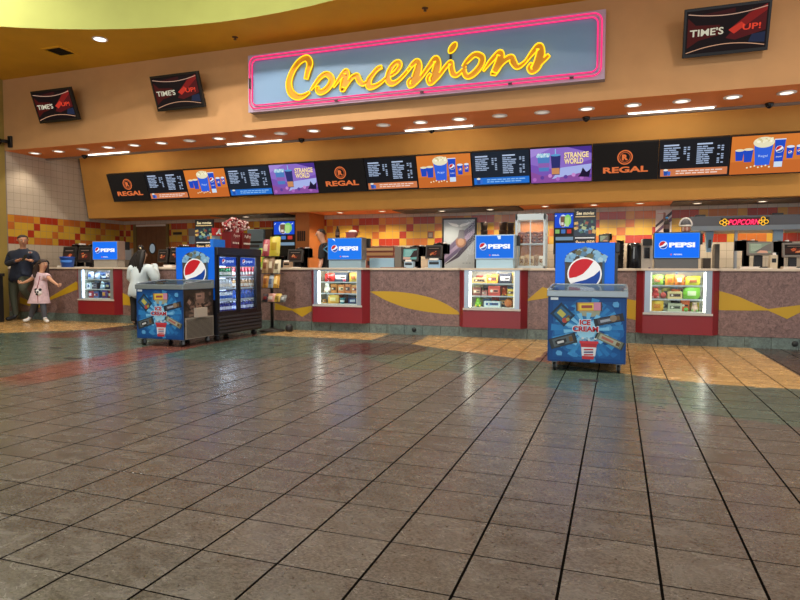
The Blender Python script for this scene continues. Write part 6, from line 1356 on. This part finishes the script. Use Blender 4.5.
c = pt(24.3, 257.8, Y-0.37); mb = MB(); R = Matrix.Translation(c) @ Matrix.Rotation(math.radians(-35), 4, 'X'); mb.box(-0.038, 0.038, -0.005, 0.005, -0.075, 0.075, mat('14161a', 0.25), R); tag(mb.build('mobile_phone', bevel=0.004), 'dark mobile phone held by the man in navy', 'phone')
# ---- the girl in the pink dress
Y = 9.12
J = {'pelvis': pt(38.5, 291, Y), 'chest': pt(41, 278, Y), 'neck': pt(42, 271, Y), 'head': pt(43.3, 264, Y),
     'shL': pt(36.5, 275.5, Y), 'elL': pt(29, 280.5, Y-0.05), 'wrL': pt(22, 283.2, Y-0.10), 'hdL': pt(17, 281.5, Y-0.12), 'pnL': (0, 1, 0.2),
     'shR': pt(46.5, 275.5, Y), 'elR': pt(52, 281, Y-0.10), 'wrR': pt(57, 284.6, Y-0.20), 'hdR': pt(62, 285, Y-0.24), 'pnR': (0, 1, -0.3),
     'hpL': pt(36, 293, Y), 'knL': pt(33.5, 306.5, Y), 'anL': (pt(30.5, 316, Y)[0], Y, 0.09), 'toL': (pt(29.5, 318, Y)[0]+0.0, Y-0.12, 0.045),
     'hpR': pt(41, 293, Y), 'knR': pt(43.5, 307, Y-0.03), 'anR': (pt(45.5, 317, Y)[0], Y-0.02, 0.09), 'toR': (pt(51, 319, Y)[0], Y-0.08, 0.045)}
PINKD = mat('cdb2ba', 0.8, noise=0.18, scale=14); HAIRB = mat('2c1c16', 0.5)
t, hd, F2, up, sd = person('person', 'young girl in pale pink dress and white boots reaching out her arms', J, 'c89678', PINKD, mat('4a4e58', 0.8), mat('d4d2cf', 0.6), (1.1, -0.2, -0.08), 0.78, 0.86, 0.35, 'dress', 'leggings', hairm=HAIRB, hs=1.38, hairline=0.0, thick=0.03)
a, b = Vector(J['chest'])+Vector((0, 0, -0.06)), Vector(J['pelvis'])+Vector((0, 0, -0.24)); mb = MB(); n = 20; v = []; f = []
for i in range(9):
    u = i/8; c = a.lerp(b, u); rx_, ry_ = 0.115+0.125*u, 0.09+0.09*u
    for k in range(n): th = 2*math.pi*k/n; w = 1+0.07*u*math.sin(6*th); v.append((c.x+rx_*w*math.cos(th), c.y+ry_*w*math.sin(th), c.z))
for i in range(8):
    for k in range(n): f.append((i*n+k, i*n+(k+1) % n, (i+1)*n+(k+1) % n, (i+1)*n+k))
mb.add(v, f, PINKD, True); o = mb.build('skirt', t)
isl = []
for k in range(9):
    a = -1.0+0.25*k; base = hd-F2*0.045*0.8+sd*0.075*math.sin(a*1.5)*0.9+up*0.03
    isl.append([tuple(base)+(0.042,), tuple(base-F2*0.05+sd*0.03*math.sin(a*1.5)-Vector((0.01, 0, 0.12)))+(0.045,), tuple(base-F2*0.07+sd*0.045*math.sin(a*1.5)-Vector((0.03, 0, 0.24)))+(0.038,), tuple(base-F2*0.05+sd*0.06*math.sin(a*1.5)-Vector((0.02, 0, 0.33)))+(0.016,)])
for e, ln in ((-1, 0.28),):
    base = hd+sd*e*0.075+up*0.02; isl.append([tuple(base)+(0.030,), tuple(base-Vector((0, 0, 0.12)))+(0.032,), tuple(base-Vector((-0.01, 0, ln)))+(0.014,)])
skin('long_hair', {'a': tuple(hd-F2*0.05)+(0.05,), 'b': tuple(hd-F2*0.07-Vector((0, 0, 0.1)))+(0.05,)}, [('a', 'b')], HAIRB, t, ['a'], 1, isl)
c = Vector(pt(38.5, 292.5, Y-0.26)); bg = thing('shoulder_bag', 'small black and white animal bag hanging at the girl in pink', 'bag', tuple(c)); mb = MB(); mb.ball(c, 0.075, mat('d8d4d4', 0.7), 9, (1.05, 0.6, 0.85)); mb.build('pouch', bg)
for e in (-1, 1):
    MB().ball(c+Vector((e*0.055, -0.01, 0.055)), 0.028, mat('16161a', 0.7), 6).build('ear', bg); MB().ball(c+Vector((e*0.028, -0.040, 0.012)), 0.020, mat('16161a', 0.7), 6).build('eye_patch', bg)
MB().ball(c+Vector((0, -0.03, -0.03)), 0.028, mat('1c1c22', 0.7), 6).build('nose_patch', bg)
MB().tube([c+Vector((-0.05, 0, 0.05)), Vector(pt(38.5, 283, Y-0.20)), Vector(pt(40, 276, Y-0.14))], 0.007, mat('7c3038', 0.7), 5).build('strap', bg); MB().tube([c+Vector((0.01, -0.03, -0.05)), c+Vector((0.015, -0.03, -0.20))], 0.006, mat('7c3038', 0.7), 5).build('tassel', bg)
# ---- the woman in white at the counter, seen from behind
Y = 9.30
zf = lambda py, yy: aty(142, py, yy).z
J = {'pelvis': pt(138.5, 291, Y), 'chest': pt(141, 273.5, Y+0.04), 'neck': pt(141.5, 263, Y+0.05), 'head': pt(142, 254.8, Y+0.09),
     'shL': pt(132.5, 268, Y+0.02), 'elL': pt(131, 279, Y+0.06), 'wrL': pt(134, 265.5, Y+0.30), 'hdL': pt(138, 264.5, Y+0.42), 'pnL': (0, 0, -1),
     'shR': pt(149.5, 268, Y+0.02), 'elR': pt(156, 279.5, Y+0.08), 'wrR': pt(154, 265, Y+0.28), 'hdR': pt(152, 263, Y+0.38), 'pnR': (0, 0, -1)}
P0 = J['pelvis']
J.update({'hpL': (P0[0]-0.10, Y, P0[2]-0.06), 'knL': (P0[0]-0.11, Y, 0.42), 'anL': (P0[0]-0.11, Y-0.02, 0.075), 'toL': (P0[0]-0.12, Y+0.14, 0.04),
          'hpR': (P0[0]+0.10, Y, P0[2]-0.06), 'knR': (P0[0]+0.12, Y, 0.42), 'anR': (P0[0]+0.12, Y-0.02, 0.075), 'toR': (P0[0]+0.14, Y+0.14, 0.04)})
WHB = mat('c9d6da', 0.8)
t, hd, F2, up, sd = person('person', 'woman with long black hair in loose white blouse ordering at counter', J, 'c09a80', WHB, mat('121316', 0.8), mat('1c1a1a', 0.5), (0.35, 0.95, -0.1), 0.90, 1.15, True, 'blouse', hairm=DK, hs=1.15, hairline=0.03, thick=0.035, loose=0.05)
isl = []
for k in range(9):
    a = -1.0+0.25*k; base = hd-F2*0.03+sd*0.105*math.sin(a*1.5)+up*0.04; q = sd*0.07*math.sin(a*1.5)
    isl.append([tuple(base+up*0.02)+(0.055,), tuple(base-F2*0.06+q-Vector((0, 0, 0.12)))+(0.06,), tuple(base-F2*0.11+q*1.3-Vector((0, 0, 0.28)))+(0.055,), tuple(base-F2*0.12+q*1.2-Vector((0, 0, 0.44+0.04*math.sin(5*k))))+(0.02,)])
skin('long_hair', {'a': tuple(hd-F2*0.05+up*0.04)+(0.07,), 'b': tuple(hd-F2*0.09-Vector((0, 0, 0.1)))+(0.07,)}, [('a', 'b')], DK, t, ['a'], 1, isl)
c = hd+up*0.13-F2*0.03; MB().ball(c, 0.055, DK, 8, (1, 1, 0.9)).build('hair_bun', t); MB().tube([c+sd*-0.06+Vector((0.02, -0.03, 0.03)), c+Vector((0.05, -0.06, -0.01)), c+sd*0.06+Vector((0, -0.04, -0.04))], 0.012, mat('d8c49c', 0.5), 5).build('hair_clip', t)
# ---- the employee behind the counter
Y = 10.95
J = {'pelvis': pt(328, 286, Y), 'chest': pt(328, 250, Y-0.02), 'neck': pt(323.2, 242.5, Y-0.05), 'head': pt(320.8, 233.8, Y-0.07),
     'shL': pt(322.5, 246.5, Y-0.16), 'elL': pt(321, 263, Y-0.22), 'wrL': pt(318.5, 271, Y-0.38), 'hdL': pt(313, 272, Y-0.42), 'pnL': (0, 0, -1),
     'shR': pt(331.5, 246, Y+0.14), 'elR': pt(332, 265, Y+0.14), 'wrR': pt(326, 272, Y-0.1), 'hdR': pt(320, 272.5, Y-0.2), 'pnR': (0, 0, -1)}
P0 = J['pelvis']
J.update({'hpL': (P0[0]-0.02, Y-0.10, P0[2]-0.05), 'knL': (P0[0]-0.03, Y-0.11, 0.48), 'anL': (P0[0], Y-0.11, 0.08), 'toL': (P0[0]-0.17, Y-0.13, 0.04),
          'hpR': (P0[0]-0.02, Y+0.10, P0[2]-0.05), 'knR': (P0[0]-0.03, Y+0.11, 0.48), 'anR': (P0[0], Y+0.11, 0.08), 'toR': (P0[0]-0.17, Y+0.12, 0.04)})
t, hd, F2, up, sd = person('person', 'employee in black shirt with blue strap looking down behind the counter', J, 'c08e74', mat('15161a', 0.8), mat('15161a', 0.8), mat('121212', 0.5), (-0.85, -0.45, -0.35), 0.98, 1.0, 0.75, hairm=mat('241812', 0.6), hs=1.18, hairline=0.03, thick=0.018)
a, b, c, d = Vector(pt(327.5, 246.0, Y-0.14)), Vector(pt(323.5, 249, Y-0.20)), Vector(pt(328, 252.5, Y-0.20)), Vector(pt(330, 262, Y-0.17)); MB().tube([a, b, c, d], 0.014, mat('4a86a8', 0.6), 6).build('apron_strap', t)

# ================================================================== LIGHT OF THE LOBBY
w = bpy.data.worlds.new('lobby_daylight'); S.world = w; w.use_nodes = True; bg_ = w.node_tree.nodes['Background']
bg_.inputs['Color'].default_value = WORLDC+(1,); bg_.inputs['Strength'].default_value = WORLDS
for x in (-9.5, -5.5, -1.5, 2.5):
    for y in (-1.0, 3.0, 6.2): lamp('lobby_fill_lamp', 'AREA', (x, y, 4.98 if (x-CX)**2+(y-CYD)**2 > CR_**2 else 6.5), LOB_E*(0.6 if x > 2 else 1.0)*{-1.0: 0.15, 3.0: 0.65, 6.2: 1.7}[y], (1, 0.92, 0.83), 0.35)  # added lamps without fixtures, weaker near the camera and at right
lamp('daylight_fill', 'AREA', (-3.0, -6.0, 2.2), DAY_FILL_E, (0.92, 0.96, 1.0), 9, (math.radians(88), 0, 0), 3.2)  # unseen area lamp added behind the camera, standing in for entrance windows
